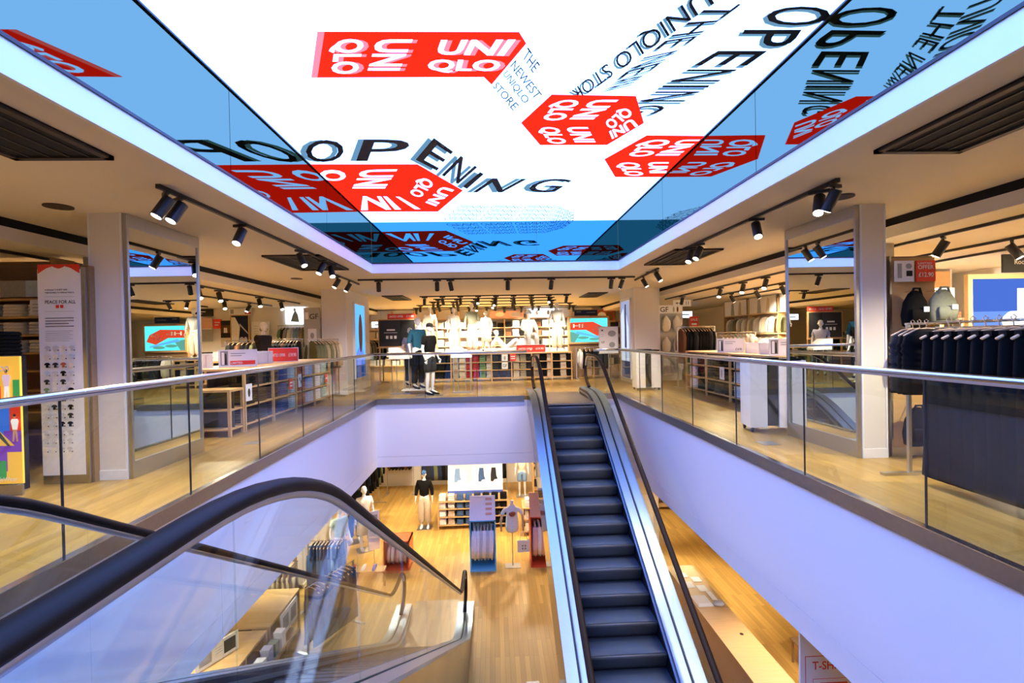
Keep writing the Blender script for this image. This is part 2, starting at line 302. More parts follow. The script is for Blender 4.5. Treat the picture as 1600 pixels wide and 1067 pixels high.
# mirrored side walls of the recess, one thing per wall, divided into panels
def rpanel(nm, label, cells, m_, lines):
    t = thing(nm, label, 'mirror panel', (cells[0][0], cells[0][2], RZ))
    o = Vector(t.location)
    for c in cells:
        b = B().box(*c, RZ, RT); b.v = [tuple(Vector(v)-o) for v in b.v]; b.obj('panel', m_, t)
    b = B()
    for c in lines: b.box(*c)
    b.v = [tuple(Vector(v)-o) for v in b.v]; b.obj('edge_trim', 'black_metal', t)
ys = [RN, -.6, 2.1, 4.8, 7.5, RF]
rpanel('mirror_wall', 'mirror wall tinted for blue screen light on the left side of the ceiling screen', [(RL-.03, RL, ys[i]+.004, ys[i+1]-.004) for i in range(5)], 'blue_mirror', [(RL-.03, RL+.012, RN, RF, RZ, RZ+.022)])
rpanel('mirror_wall', 'mirror wall tinted for blue screen light on the right side of the ceiling screen', [(RR, RR+.03, ys[i]+.004, ys[i+1]-.004) for i in range(5)], 'blue_mirror', [(RR-.012, RR+.03, RN, RF, RZ, RZ+.022)])
xs = [RL, -.75, .93, RR]
rpanel('mirror_wall', 'mirror wall tinted for deep blue screen light at the far end of the ceiling screen', [(xs[i]+.002, xs[i+1]-.002, RF, RF+.03) for i in range(3)], 'deep_blue_mirror', [(RL, RR, RF-.012, RF+.03, RZ, RZ+.022)])
# ---------------------------------------------------------------- balustrades
def joints(start, end, first, step):
    ys = [start]; y = first
    while y < end-.25:
        if y > start+.2: ys.append(y)
        y += step
    return ys+[end]
def balustrade(label, P0, P1, cuts, corner=True):
    """straight glass balustrade from P0 to P1 (2D) with panel cuts measured along it"""
    d = Vector((P1[0]-P0[0], P1[1]-P0[1])); Ln = d.length; ang = math.atan2(d.y, d.x)
    t = thing('glass_balustrade', label, 'balustrade', (P0[0], P0[1], 0), ang, 'glass balustrades around the void')
    for a, b in zip(cuts, cuts[1:]):
        B().box(a+.004, b-.004, -.006, .006, .0, 1.055).obj('glass_panel', 'balustrade_glass', t)
    for c in cuts[1:-1]: B().box(c-.0045, c+.0045, -.0065, .0065, .0, 1.045).obj('joint_seal', 'black_plastic', t)
    B().tube([(0, 0, 1.08), (Ln, 0, 1.08)], .026, 14).obj('handrail', 'steel', t, True)
    B().box(0, Ln, -.02, .02, 1.045, 1.062).obj('rail_channel', 'satin_steel', t)
    return t, Ln
BJL = joints(YN, YF, .644+.0, 1.372); BJL = [YN]+[3.384+1.372*k for k in range(-2, 6)]+[YF]
t, _ = balustrade('glass balustrade with steel handrail along the left edge of the void', (XL, YN), (XL, YF), [y-YN for y in BJL])
BJR = [YN]+[3.359+1.371*k for k in range(-2, 6)]+[YF]
t, _ = balustrade('glass balustrade with steel handrail along the right edge of the void', (XR, YN), (XR, YF), [y-YN for y in BJR])
t, _ = balustrade('glass balustrade crossing the far edge between left corner and escalator', (XL, YF), (.8, YF), [0, 1.2, 2.45, 3.666])
t, _ = balustrade('short glass balustrade at the far edge right of the escalator', (2.42, YF), (XR, YF), [0, .62])
t, _ = balustrade('glass balustrade on the near edge of the void between the escalators', (-.4, YN), (XR, YN), [0, 1.2, 2.4, 3.44])
# stainless edge shoe
def shoe(nm, x0, x1, y0, y1): 
    struct(nm, B().box(x0, x1, y0, y1, -.12, .006), 'warm_steel')
shoe('trim_edge_left', XL-.02, XL+.055, YN, YF+.03); shoe('trim_edge_right', XR-.055, XR+.02, YN, YF+.03)
shoe('trim_edge_far', XL+.055, .7, YF-.055, YF+.03); shoe('trim_edge_far', 2.52, XR-.055, YF-.055, YF+.03); shoe('trim_edge_near', -.4, XR-.055, YN-.02, YN+.05)
cap = B()
for a in ((XL-.005, XL+.058, YN, YF-.055), (XR-.058, XR+.005, YN, YF-.055), (XL+.05, .7, YF-.058, YF+.005), (2.52, XR-.05, YF-.058, YF+.005)): cap.box(*a, .006, .014)
struct('trim_edge_cap', cap, 'steel')

# ---------------------------------------------------------------- escalators
def fillet(pts, r, n=8):
    out = [Vector(pts[0])]
    for i in range(1, len(pts)-1):
        p, a, b = Vector(pts[i]), Vector(pts[i-1]), Vector(pts[i+1])
        da, db = (a-p), (b-p); rr = min(r[i] if isinstance(r, list) else r, da.length*.49, db.length*.49)
        s, e = p+da.normalized()*rr, p+db.normalized()*rr
        for k in range(n+1):
            t_ = k/n; out.append(s*(1-t_)**2+p*2*t_*(1-t_)+e*t_*t_)
    return out+[Vector(pts[-1])]
TN = sqrt(1/3)
def escalator(label, xc, s_up, sgn, y_of, ext_lo, ext_up, n_lo=0):
    """local frame: s grows uphill; y = y_of + sgn*s . nosing line meets the upper floor at s_up, the lower floor at s_lo"""
    H = -LF; s_lo = s_up-H/TN
    t = thing('escalator', label, 'escalator', (xc, 0, 0))
    P = lambda x, s, z: (x, y_of+sgn*s, z)
    def prof(pts, x0, x1, name, m, smooth=False):
        b = B(); n = len(pts)//2
        # pts: top list then bottom list of same length (s,z)
        top, bot = pts
        rings = [[P(x0, *a), P(x1, *a), P(x1, *c), P(x0, *c)] for a, c in zip(top, bot)]
        return b.loft(rings).obj(name, m, t, smooth)
    def line(h_inc, h_up, h_lo, e_up, e_lo, rad=.9):
        """height profile running from the lower end to the upper end"""
        c = cos(R(30))
        su = s_up+(h_up-h_inc)/TN; sl = s_lo+(h_lo-h_inc)/TN
        return fillet([(s_lo-e_lo, LF+h_lo), (sl, LF+h_lo), (su, h_up), (s_up+e_up, h_up)], rad, 10)
    # deck, skirts, cladding
    eu, el = ext_up, ext_lo
    dk = line(.11, .16, .16, eu, el); low = [(v[0], v[1]-.03) for v in dk]; cla = line(-.75, -.35, -.12, eu, el)
    n = len(dk)
    for sx in (-1, 1):
        o = lambda a, b: (min(sx*a, sx*b), max(sx*a, sx*b))
        prof((dk, low), *o(.515, .645), 'inner_deck', 'deck_steel'); prof((dk, low), *o(.68, .83), 'outer_deck', 'deck_steel')
        gr = [(v[0], v[1]-.02) for v in dk]; prof((gr, [(v[0], v[1]-.05) for v in dk]), *o(.645, .68), 'deck_groove', 'black_metal')
        sk = [(v[0], v[1]-.02) for v in dk]; prof((sk, [(v[0], v[1]-.42) for v in dk]), *o(.505, .52), 'skirt_panel', 'skirt_black')
        sl2 = line(.045, .09, .09, eu, el); prof((sl2, [(v[0], v[1]-.035) for v in sl2]), *o(.488, .507), 'skirt_strip', 'deck_steel')
        prof((low, cla), *o(.815, .83), 'side_cladding', 'steel_mirror')
        # handrail
        hr = line(.99, .97, .97, eu-.38, el-.38, 1.0)
        r_ = .35
        arc = [(s_up+eu-.38+r_*sin(a), .97-r_+r_*cos(a)) for a in [pi*k/12 for k in range(1, 12)]]
        arc2 = [(s_lo-el+.38-r_*sin(a), LF+.97-r_+r_*cos(a)) for a in [pi*k/12 for k in range(11, 0, -1)]]
        path = [(s_lo-el+.38+.1, LF+.2)]+arc2+[tuple(v) for v in hr]+arc+[(s_up+eu-.38-.1, .2)]
        B().tube([P(sx*.662, *v) for v in path], [(.040, .026)]*len(path), 12).obj('handrail', 'rubber', t, True)
        gd = [(v[0], v[1]) for v in path]
        b = B().tube([P(sx*.662, v[0], v[1]) for v in path[2:-2]], [(.020, .022)]*(len(path)-4), 8); 
        b.v = [(v[0], v[1], v[2]-.026) for v in b.v]; b.obj('handrail_guide', 'satin_steel', t, True)
        # glass panels between deck and handrail
        def hz(s):   # glass top
            pts = [tuple(v) for v in hr]
            if s <= pts[0][0]:
                q = min(1, (pts[0][0]-s)/r_); return LF+.97-r_+r_*sqrt(max(0, 1-q*q))
            if s >= pts[-1][0]:
                q = min(1, (s-pts[-1][0])/r_); return .97-r_+r_*sqrt(max(0, 1-q*q))
            for a, b_ in zip(pts, pts[1:]):
                if a[0] <= s <= b_[0]: return a[1]+(b_[1]-a[1])*(s-a[0])/max(1e-6, b_[0]-a[0])
        def dz(s):
            for a, b_ in zip(dk, dk[1:]):
                if a[0] <= s <= b_[0]: return a[1]+(b_[1]-a[1])*(s-a[0])/max(1e-6, b_[0]-a[0])
            return dk[0][1] if s < dk[0][0] else dk[-1][1]
        s0, s1 = s_lo-el+.04, s_up+eu-.04; npn = 9
        for k in range(npn):
            a, c = s0+(s1-s0)*k/npn+.004, s0+(s1-s0)*(k+1)/npn-.004
            ss = [a+(c-a)*j/14 for j in range(15)]
            rings = [[P(sx*.657, s, hz(s)-.02), P(sx*.667, s, hz(s)-.02), P(sx*.667, s, dz(s)-.02), P(sx*.657, s, dz(s)-.02)] for s in ss]
            B().loft(rings).obj('glass_panel', 'escalator_glass', t)
    # underside
    prof((cla, [(v[0], v[1]-.02) for v in cla]), -.83, .83, 'underside', 'satin_steel')
    # landing plates and combs
    for z_, sa, sb_ in ((0.003, s_up-.25, s_up+eu+.4), (LF+.003, s_lo-el-.4, s_lo+.25)):
        prof(([(sa, z_), (sb_, z_)], [(sa, z_-.03 if z_ > -1 else z_-.002), (sb_, z_-.03 if z_ > -1 else z_-.002)]), -.5, .5, 'landing_plate', 'warm_steel')
    # steps
    rise, run = .2, .2/TN
    st = B()
    st.loft([[P(-.485, .012, 0), P(.485, .012, 0), P(.485, run+.07, 0), P(-.485, run+.07, 0)], [P(-.485, .012, -.02), P(.485, .012, -.02), P(.485, run+.07, -.02), P(-.485, run+.07, -.02)]])
    st.mi(1); pr_ = [(.012, .0), (.0, -.008), (.004, -.04), (.016, -.09), (.036, -.15), (.058, -.21)]
    st.loft([[P(-.485, a, z), P(.485, a, z), P(.485, a+.02, z), P(-.485, a+.02, z)] for a, z in pr_])
    base_y = P(0, 0, 0)[1]
    st.v = [(v[0], v[1]-base_y, v[2]) for v in st.v]
    me = st.mesh('step', ['step_rubber', 'riser_rubber_lit'], True); k = 0; s = s_up-.34
    while s > s_lo-.1:
        z = TN*(s-s_up)
        d = s_up-s
        zz = z-.0 if d > 1.1 else z-(1.1-d)*.05
        zz = max(zz, LF+.0)
        o = bpy.data.objects.new('step', me); COL.objects.link(o); o.parent = t; o.location = P(0, s, zz)
        s -= run; k += 1
    o = bpy.data.objects.new('step', me); COL.objects.link(o); o.parent = t; o.location = P(0, s_up-.285, -.055)
    return t
escalator('up escalator with dark blue steps rising to the far balcony', E1X-.015, 10.56, 1, 0, 1.2, 1.68)
escalator('down escalator with brown-black handrails descending from the near left', E2X, -1.76, -1, 0, 1.25, 1.6)

# ---------------------------------------------------------------- columns and mirrors
def column(label, x0, x1, y0, y1, z0=0, z1=HC, m='column_paint'):
    t = thing('column', label, 'column', ((x0+x1)/2, (y0+y1)/2, z0))
    w_, d_ = (x1-x0)/2, (y1-y0)/2
    B().box(-w_, w_, -d_, d_, 0, z1-z0).obj('shaft', m, t)
    if m == 'column_paint':
        b = B()
        for s in (-1, 1): b.box(s*w_-(.02 if s > 0 else 0), s*w_+(.02 if s < 0 else 0), -d_-.006, -d_, .1, z1-z0)
        b.box(-w_, w_, -d_-.008, -d_, 0, .1); b.obj('corner_trim', 'white_paint', t)
    return t
column('near white square column on the left with a mirror on its side', -4.19, -3.85, 5.34, 6.6)
column('near white square column on the right with a mirror on its side', 4.03, 4.32, 5.25, 6.55)
def col_mirror(label, x, y0, y1, sgn):
    t = thing('column_mirror', label, 'mirror', (x, y0, 0)); L = y1-y0
    a = (0, .03) if sgn > 0 else (-.03, 0)
    B().box(a[0], a[1], .03, L-.03, .18, 2.68).obj('mirror_pane', 'mirror_glass', t)
    a = (0, .045) if sgn > 0 else (-.045, 0)
    b = B().box(*a, 0, .03, 0, HC-.004).box(*a, L-.03, L, 0, HC-.004).box(*a, .03, L-.03, 0, .18).box(*a, .03, L-.03, 2.65, HC-.004)
    b.obj('mirror_frame', 'satin_steel', t); return t
col_mirror('tall steel framed mirror on the near left column facing the void', -3.85, 5.345, 6.62, 1)
col_mirror('tall steel framed mirror on the near right column facing the void', 4.03, 5.255, 6.57, -1)
column('far white column left of the balcony with a blue light box', -4.5, -3.86, 13.2, 15.6)
column('far white column right of the balcony with a grey photo light box', 4.04, 4.78, 14.0, 15.6)
column('grey service column behind the tall peace poster', -5.25, -4.85, 6.6, 7.2, 0, 2.55, 'grey_panel')
column('grey service column behind the bag display board', 4.9, 5.3, 6.3, 6.9, 0, 2.55, 'grey_panel')
for x in (-3.9, 4.1):
    for k, y in enumerate((7.5, 13.4)): pass

# ---------------------------------------------------------------- ceiling fittings
def vent(label, x0, x1, y0, y1):
    t = thing('ceiling_vent', label, 'air vent', ((x0+x1)/2, (y0+y1)/2, HC), 0, 'ceiling air vents'); w_, d_ = (x1-x0)/2, (y1-y0)/2
    B().box(-w_, w_, -d_, d_, -.012, -.004).obj('backing', 'black_gap', t)
    b = B().box(-w_, -w_+.05, -d_, d_, -.03, 0).box(w_-.05, w_, -d_, d_, -.03, 0).box(-w_, w_, -d_, -d_+.05, -.03, 0).box(-w_, w_, d_-.05, d_, -.03, 0)
    b.obj('frame', 'vent_brown', t)
    b = B()
    for k in range(1, 5): b.box(-w_+k*2*w_/5-.006, -w_+k*2*w_/5+.006, -d_, d_, -.022, -.01)
    b.obj('louvre', 'vent_brown', t)
vent('dark louvred ceiling vent at the top left of the picture', -3.44, -2.75, 2.2, 3.76)
vent('dark louvred ceiling vent at the top right of the picture', 2.95, 3.64, 2.2, 3.69)
vent('dark louvred ceiling vent over the left aisle beside the screen', -3.62, -2.73, 7.95, 9.57)
vent('dark louvred ceiling vent over the right aisle beside the screen', 2.95, 3.75, 7.85, 9.5)
vent('small dark ceiling vent beyond the left corner of the screen', -3.4, -2.76, 15.3, 16.95)
vent('small dark ceiling vent beyond the right corner of the screen', 2.98, 3.6, 15.3, 17.0)
for lab, x, y in (('round dark ceiling speaker near the left mirror column', -4.25, 5.07), ('round dark ceiling speaker over the left far aisle', -4.23, 10.9),
                  ('round dark ceiling speaker near the right mirror column', 3.6, 4.94), ('round dark ceiling speaker over the right far aisle', 3.48, 10.68)):
    o = B().cyl((0, 0, -.012), (0, 0, 0), .12, 24).obj('ceiling_speaker', 'vent_brown'); o.location = (x, y, HC); tag(o, lab, 'speaker', 'round ceiling speakers')
# track lights
lamp_proto = thing('track_spotlight', 'x', 'spotlight', (0, 0, 0))
B().box(-.09, .09, -.018, .018, -.03, 0).obj('adapter', 'black_metal', lamp_proto)
B().cyl((0, 0, -.03), (0, 0, -.10), .012, 8).obj('stem', 'black_metal', lamp_proto)
TILT = [Matrix.Rotation(a, 4, 'X') for a in (R(22),)]
def head(b, p0, p1, r):
    T = Matrix.Translation((0, 0, -.10)) @ Matrix.Rotation(R(30), 4, 'X')
    b.tube([T @ Vector(p0), T @ Vector(p1)], r, 18)
    return b
hb = head(B(), (0, 0, .05), (0, 0, -.15), .05).obj('lamp_body', 'black_metal', lamp_proto)
head(B(), (0, 0, -.148), (0, 0, -.154), .041).obj('lens', 'lamp_glow', hb)
LAMPS = [0]
def lamp(x, y, z, rz, label, group, power=0, first=[True], size=1.0, aim=24, spread=105):
    o = dup(lamp_proto)
    o.location = (x, y, z); o.rotation_euler = (0, 0, rz); o['label'] = label; o['group'] = group; o.scale = (size,)*3
    if power:
        ld = LD.setdefault((power, spread), None)
        if ld is None:
            ld = bpy.data.lights.new('lamp_light', 'SPOT'); ld.energy = power; ld.color = WARM; ld.spot_size = R(spread); ld.spot_blend = .8; ld.shadow_soft_size = .05
            LD[(power, spread)] = ld
        l = bpy.data.objects.new('lamp_light', ld); COL.objects.link(l); l.parent = o
        T = Matrix.Translation((0, 0, -.10)) @ Matrix.Rotation(R(aim), 4, 'X'); l.matrix_local = T @ Matrix.Translation((0, 0, -.22))
    return o
LD = {}
def track(label, p0, p1, z=None, group='black ceiling tracks'):
    p0, p1 = Vector(p0), Vector(p1); d = p1-p0; t = thing('lighting_track', label, 'lighting track', p0, math.atan2(d.y, d.x), group); L = d.length
    B().box(0, L, -.018, .018, -.035, 0).obj('rail', 'black_metal', t)
    B().box(-.004, .03, -.02, .02, -.037, 0.002).box(L-.03, L+.004, -.02, .02, -.037, .002).obj('end_cap', 'black_plastic', t)
def run(tlabel, p0, p1, poss, rz, llabel, group, power, z, **k):
    """track plus its lamps; poss = distances along it; lamps labelled by order"""
    track(tlabel, (*p0, z), (*p1, z)); d = Vector(p1)-Vector(p0); L = d.length; d /= L
    for i, s in enumerate(poss):
        r_ = rz[i % len(rz)] if isinstance(rz, (list, tuple)) else rz
        pw = power if (i % k.get('every', 1) == 0) else 0
        lamp(p0[0]+d.x*s, p0[1]+d.y*s, z-.036, r_, llabel+', '+ORD[i]+' along it', group, pw, spread=k.get('spread', 105), aim=k.get('aim', 28))
PW = 130
run('black track on the ceiling left of the screen', (-2.86, 4.4), (-2.78, 9.15), [.1, .28, 1.35, 3.0, 3.9, 4.3], [2.3, 2.5, 2.9, -2, 2.5, -2.5], 'black spotlight on the track left of the ceiling screen', 'spotlights on the left ceiling track', PW, HC)
run('black track on the ceiling right of the screen', (3.14, 4.35), (3.06, 9.0), [.05, .25, 1.35, 2.9, 3.2], [.4, 2.4, 2.9, 2.0, 2.2], 'black spotlight on the track right of the ceiling screen', 'spotlights on the right ceiling track', PW, HC)
run('black cross track beyond the ceiling screen', (-3.0, 11.2), (3.3, 11.35), [.45, 1.75, 2.05, 3.35, 4.35, 5.75, 6.0], [.2, .1, -.3, 0, .1, 0, .4], 'black spotlight on the cross track beyond the screen', 'spotlights on the cross track', PW, HC)
run('short black track at the left end of the cross track', (-3.2, 10.3), (-3.2, 12.0), [.1, .9], [2.2, 2.0], 'black spotlight on the short track left of the cross track', 'spotlights on short tracks', 0, HC)
run('short black track at the right end of the cross track', (3.4, 10.0), (3.5, 12.0), [.1, 1.2], [-2.2, -2.0], 'black spotlight on the short track right of the cross track', 'spotlights on short tracks', 0, HC)
for k, (y, x0, x1, n_) in enumerate(((15.7, -2.3, 2.5, 9), (16.8, -2.0, 2.1, 7), (18.0, -2.3, 2.3, 7), (19.6, -3.0, 3.2, 9), (21.2, -3.4, 3.6, 10))):
    run('black cross track over the far display, %s from the balcony' % ORD[k], (x0, y), (x1, y), [.15+j*(x1-x0-.3)/(n_-1) for j in range(n_)], [.2, -.3, 0, 3.0], 'black spotlight on the %s far cross track' % ORD[k], 'spotlights over the far display', 340 if k > 0 else 120, HC, every=2)
# left bay
run('front black track in the left bay ceiling', (-5.75, 3.2), (-5.6, 14.6), [.6, 1.4, 4.2, 4.75, 5.35, 6.6, 7.3, 9.0, 10.2], [-2.4, .3, -2.3, -2.3, -2.3, -2.2, -2.3, -2.4, -2.4], 'black spotlight on the front track of the left bay', 'spotlights in the left bay', 190, 2.55, every=2)
run('middle black track in the left bay ceiling', (-7.0, 4.2), (-6.7, 15.3), [.8, 1.8, 4.5, 5.6, 7.2, 8.6, 9.8], [2.6, .3, .4, -2.6, .5, -2.5, 2.4], 'black spotlight on the middle track of the left bay', 'spotlights in the left bay', 190, 2.55, every=2)
run('rear black track in the left bay ceiling', (-9.2, 6.0), (-8.6, 15.3), [1.0, 3.0, 5.0, 6.2, 7.4, 8.4], [0, .2, .3, 0, 0, 0], 'black spotlight on the rear track of the left bay', 'spotlights in the left bay', 240, 2.55, every=2)
# right bay
run('front black track in the right bay ceiling', (5.4, 3.6), (5.45, 15.4), [.25, 1.0, 2.1, 3.4, 4.2, 5.1, 6.0, 6.9, 8.0, 10.4], [.9, 2.5, .7, 2.4, 2.3, 2.3, 2.2, 2.3, 2.3, 0], 'black spotlight on the front track of the right bay', 'spotlights in the right bay', 190, 2.55, every=2)  # first spotlight is added out of view to light the bag board
run('middle black track in the right bay ceiling', (6.6, 3.8), (6.6, 16.0), [.9, 2.2, 4.1, 5.2, 6.1, 7.2, 8.3, 9.6], [-.3, -2.4, -1.6, -1.5, -1.6, -1.4, -1.5, -1.5], 'black spotlight on the middle track of the right bay', 'spotlights in the right bay', 700, 2.55, every=1, spread=95, aim=52)
run('rear black track in the right bay ceiling', (7.4, 4.5), (7.4, 15.0), [.5, 1.6, 4.4, 5.0, 6.2, 7.5], [2.6, -2.4, -1.6, -1.6, -1.5, -1.5], 'black spotlight on the rear track of the right bay', 'spotlights in the right bay', 0, 2.55)
# lower level (under the slab, around the void)
for nm, xa, ya, xb, yb, n_ in (('left side', -4.6, 3.0, -4.6, 15.0, 6), ('far side', -3.5, 14.4, 3.5, 14.4, 7), ('right side', 4.7, 3.0, 4.7, 15.0, 6), ('far back', -5, 17.4, 5, 17.4, 6), ('left back', -7.5, 6, -7.5, 20, 4)):
    L = math.hypot(xb-xa, yb-ya)
    run('black ceiling track on the lower level, '+nm, (xa, ya), (xb, yb), [.4+j*(L-.8)/(n_-1) for j in range(n_)], [2.9, .2], 'black spotlight on the lower %s track' % nm, 'lower level spotlights', 150, VZ, spread=120)
# ---------------------------------------------------------------- shop builders
def sell(c): return 'c_'+c
FOLD = {}
def fold_mesh(color, w, d, h):
    k = (color, w, d, h)
    if k not in FOLD:
        b = B(); rng = random.Random(len(FOLD)); n = 20; rings = []
        for z, g in ((0, .93), (.12, .985), (.5, 1.0), (.86, .98), (1, .92)):
            ring = []
            for i in range(n):
                a = 2*pi*i/n; ca, sa = cos(a), sin(a); e = .28
                x = abs(ca)**e*(1 if ca > 0 else -1)*w/2*g; y = abs(sa)**e*(1 if sa > 0 else -1)*d/2*g
                ring.append((x+rng.uniform(-.003, .003), y+rng.uniform(-.003, .003), z*h+(.004*cos(3*a) if z in (0, 1) else 0)))
            rings.append(ring)
        b.loft(rings)
        b.box(-w*.01, w*.01, -d/2-.001, d/2*.0, h*.98, h*1.01)
        FOLD[k] = b.mesh('folded_garment', 'c_'+color, True)
    return FOLD[k]
def stack(x, y, z, rz, n, color, where, w=.24, d=.3, h=.034, noun='top', name='folded_garment', cat='folded garment'):
    rng = random.Random(int(x*977+y*131+z*71)); me = fold_mesh(color, w, d, h)
    for i in range(n):
        o = bpy.data.objects.new(name, me); COL.objects.link(o)
        o.location = (x+rng.uniform(-.004, .004), y+rng.uniform(-.004, .004), z+i*(h+.0015)+.002); o.rotation_euler = (0, 0, rz+rng.uniform(-.03, .03))
        pos = 'topmost' if i == n-1 else ORD[i]+' up'
        tag(o, '%s folded %s, %s in %s' % (color.replace('_', ' '), noun, pos, where), cat, 'folded clothes, '+where)
def shelf_table(name, label, x0, x1, y0, y1, h, levels, z0=0, m='oak', face='x', bays=4, back=True):
    t = thing(name, label, 'display table', ((x0+x1)/2, (y0+y1)/2, z0)); w_, d_ = (x1-x0)/2, (y1-y0)/2; p = .04
    B().box(-w_, w_, -d_, d_, h-.035, h).obj('top', m, t)
    for z in levels: B().box(-w_+.01, w_-.01, -d_+.01, d_-.01, z-.025, z).obj('shelf', m, t)
    L = d_ if face == 'x' else w_
    for k in range(bays+1):
        q = -L+.02+k*(2*L-.04)/bays
        for s in (-1, 1):
            a = (s*(w_-.02), q) if face == 'x' else (q, s*(d_-.02))
            B().box(a[0]-.02, a[0]+.02, a[1]-.02, a[1]+.02, 0, h-.035).obj('leg', m, t)
    if back:
        b = B().box(-.01, .01, -d_+.05, d_-.05, levels[0], h-.035) if face == 'x' else B().box(-w_+.05, w_-.05, -.01, .01, levels[0], h-.035)
        b.obj('divider', 'black_plastic', t)
    return t
def poster(name, label, cat, loc, rz, w, h, els, depth=.02, back='white_board', frame=None, stand=None, fw=.03, group=None, tilt=0):
    t = thing(name, label, cat, loc, rz, group)
    if tilt: t.rotation_euler = (tilt, 0, rz)
    B().box(-w/2, w/2, -depth/2, depth/2, 0, h).obj('board', back, t)
    if frame:
        b = B(); f = fw
        for a in ((-w/2-f, -w/2, -f, h+f), (w/2, w/2+f, -f, h+f), (-w/2, w/2, -f, 0), (-w/2, w/2, h, h+f)): b.box(a[0], a[1], -depth/2-.012, depth/2+.005, a[2], a[3])
        b.obj('frame', frame, t)
    if els:
        b = B(); ms = []
        for i, e in enumerate(els):
            m_ = e[-1]
            if m_ not in ms: ms.append(m_)
            b.mi(ms.index(m_)); y = -depth/2-.001-.0006*i
            if e[0] == 'r': b.add([(e[1], y, e[2]), (e[3], y, e[2]), (e[3], y, e[4]), (e[1], y, e[4])], [(0, 1, 2, 3)])
            elif e[0] == 'p': b.add([(x, y, z) for x, z in e[1]], [tuple(range(len(e[1])))])
            elif e[0] == 'c': b.add([(e[1]+e[3]*cos(2*pi*k/20), y, e[2]+e[4]*sin(2*pi*k/20)) for k in range(20)], [tuple(range(20))])
            elif e[0] == 't': write(e[1], (e[2], y, e[3]), (1, 0, 0), (0, 0, 1), e[4], None, b=b, w=e[5])
        b.obj('print', ms, t)
    if stand:      # pole to the floor below
        B().cyl((0, .02, -stand), (0, .02, .02), .012, 8).obj('pole', 'satin_steel', t); B().box(-.14, .14, -.1, .14, -stand, -stand+.012).obj('base', 'satin_steel', t)
    return t
def rule(x, z, w, m='ink_grey', h=.006): return ('r', x, z, x+w, z+h, m)
GP = {}
def garment(kind, color):
    k = (kind, color)
    if k in GP: return GP[k]
    rng = random.Random(hash(kind) % 97+len(GP)); t = thing('hanging_'+kind, 'x', 'hanging '+kind)
    hb = B().tube([(0, 0, .0), (.018, 0, .018), (0, 0, .034), (-.018, 0, .02), (0, 0, -.02), (0, 0, -.05)], .0035, 6)
    hb.tube([(-.20, 0, -.115), (-.1, 0, -.065), (0, 0, -.05), (.1, 0, -.065), (.20, 0, -.115)], [(.012, .009)]*5, 8)
    b = B(); c = 'c_'+color
    def rows(lst, **kw):
        b.ell([(z, rx, ry, rng.uniform(-.006, .006), rng.uniform(-.006, .006)) for z, rx, ry in lst], 16, **kw)
    if kind in ('shirt', 'jacket', 'vest', 'coat'):
        fat = dict(shirt=.022, jacket=.04, vest=.05, coat=.045)[kind]; L = dict(shirt=.68, jacket=.70, vest=.66, coat=.95)[kind]
        rr = [(-.055, .07, .02), (-.085, .14, fat), (-.125, .205, fat), (-.18, .215, fat*1.1)]
        n = 9 if kind == 'vest' else 5
        for i in range(1, n+1):
            z = -.18-(L-.18)*i/n
            if kind == 'vest': rr.append((z+.03, .228, fat*1.25)); rr.append((z, .215, fat*.85))
            else: rr.append((z, .215+.02*i/n+.006*(i % 2), fat*(1+.15*(i % 2))))
        rows(rr)
        if kind != 'vest':
            for s in (-1, 1):
                b.tube([(s*.19, 0, -.14), (s*.245, 0, -.28), (s*.265, .01, -.45), (s*.262, .015, -.62)], [(.045, fat), (.05, fat), (.045, fat*.9), (.038, fat*.8)], 10)
        b.obj('body', c, t, True)
        if kind == 'shirt': B().box(-.012, .012, -fat-.006, -fat+.004, -L+.04, -.09).obj('placket', c, t)
        cb = B().tube([(-.07, 0, -.065), (-.03, -.03, -.1), (.03, -.03, -.1), (.07, 0, -.065), (0, .03, -.05), (-.07, 0, -.065)], .014, 8); cb.obj('collar', c, t, True)
    elif kind in ('trousers', 'skirt'):
        L = 1.12 if kind == 'trousers' else .75
        b.ell([(-.07, .16, .02, 0, 0), (-.14, .19, .035, 0, 0), (-.32, .20, .04, 0, 0)]+([(-.36, .2, .035, 0, 0)] if kind == 'trousers' else [(-L, .3, .05, 0, 0)]), 16)
        if kind == 'trousers':
            for s in (-1, 1): b.tube([(s*.1, 0, -.3), (s*.105, .008, -.6), (s*.11, -.006, -.9), (s*.115, 0, -L)], [(.098, .036), (.095, .03), (.1, .03), (.105, .03)], 12)
        b.obj('body', c, t, True); B().box(-.165, .165, -.024, .024, -.1, -.066).obj('waistband', c, t)
    hb.obj('hanger', 'hanger_wood', t, True)
    GP[k] = t; t['proto'] = 1; return t
def hang(p0, p1, z, items, where, kind, s0=.06, yaw=None, sc=1.0):
    """garments on a rail from p0 to p1; items = list of colours or (kind, colour)"""
    p0, p1 = Vector(p0), Vector(p1); d = p1-p0; L = d.length; d /= L; a = math.atan2(d.y, d.x)+pi/2
    n = len(items)
    for i, it in enumerate(items):
        kd, co = it if isinstance(it, tuple) else (kind, it)
        s = s0+(L-2*s0)*(i+.5)/n
        dup(garment(kd, co), (p0.x+d.x*s, p0.y+d.y*s, z), a+random.uniform(-.08, .08) if yaw is None else yaw,
            '%s %s hanging %s from the %s' % (co.replace('_', ' '), kd, ORD[i], where), 'clothes hanging, '+where, (sc, sc*random.uniform(.9, 1.15), sc))
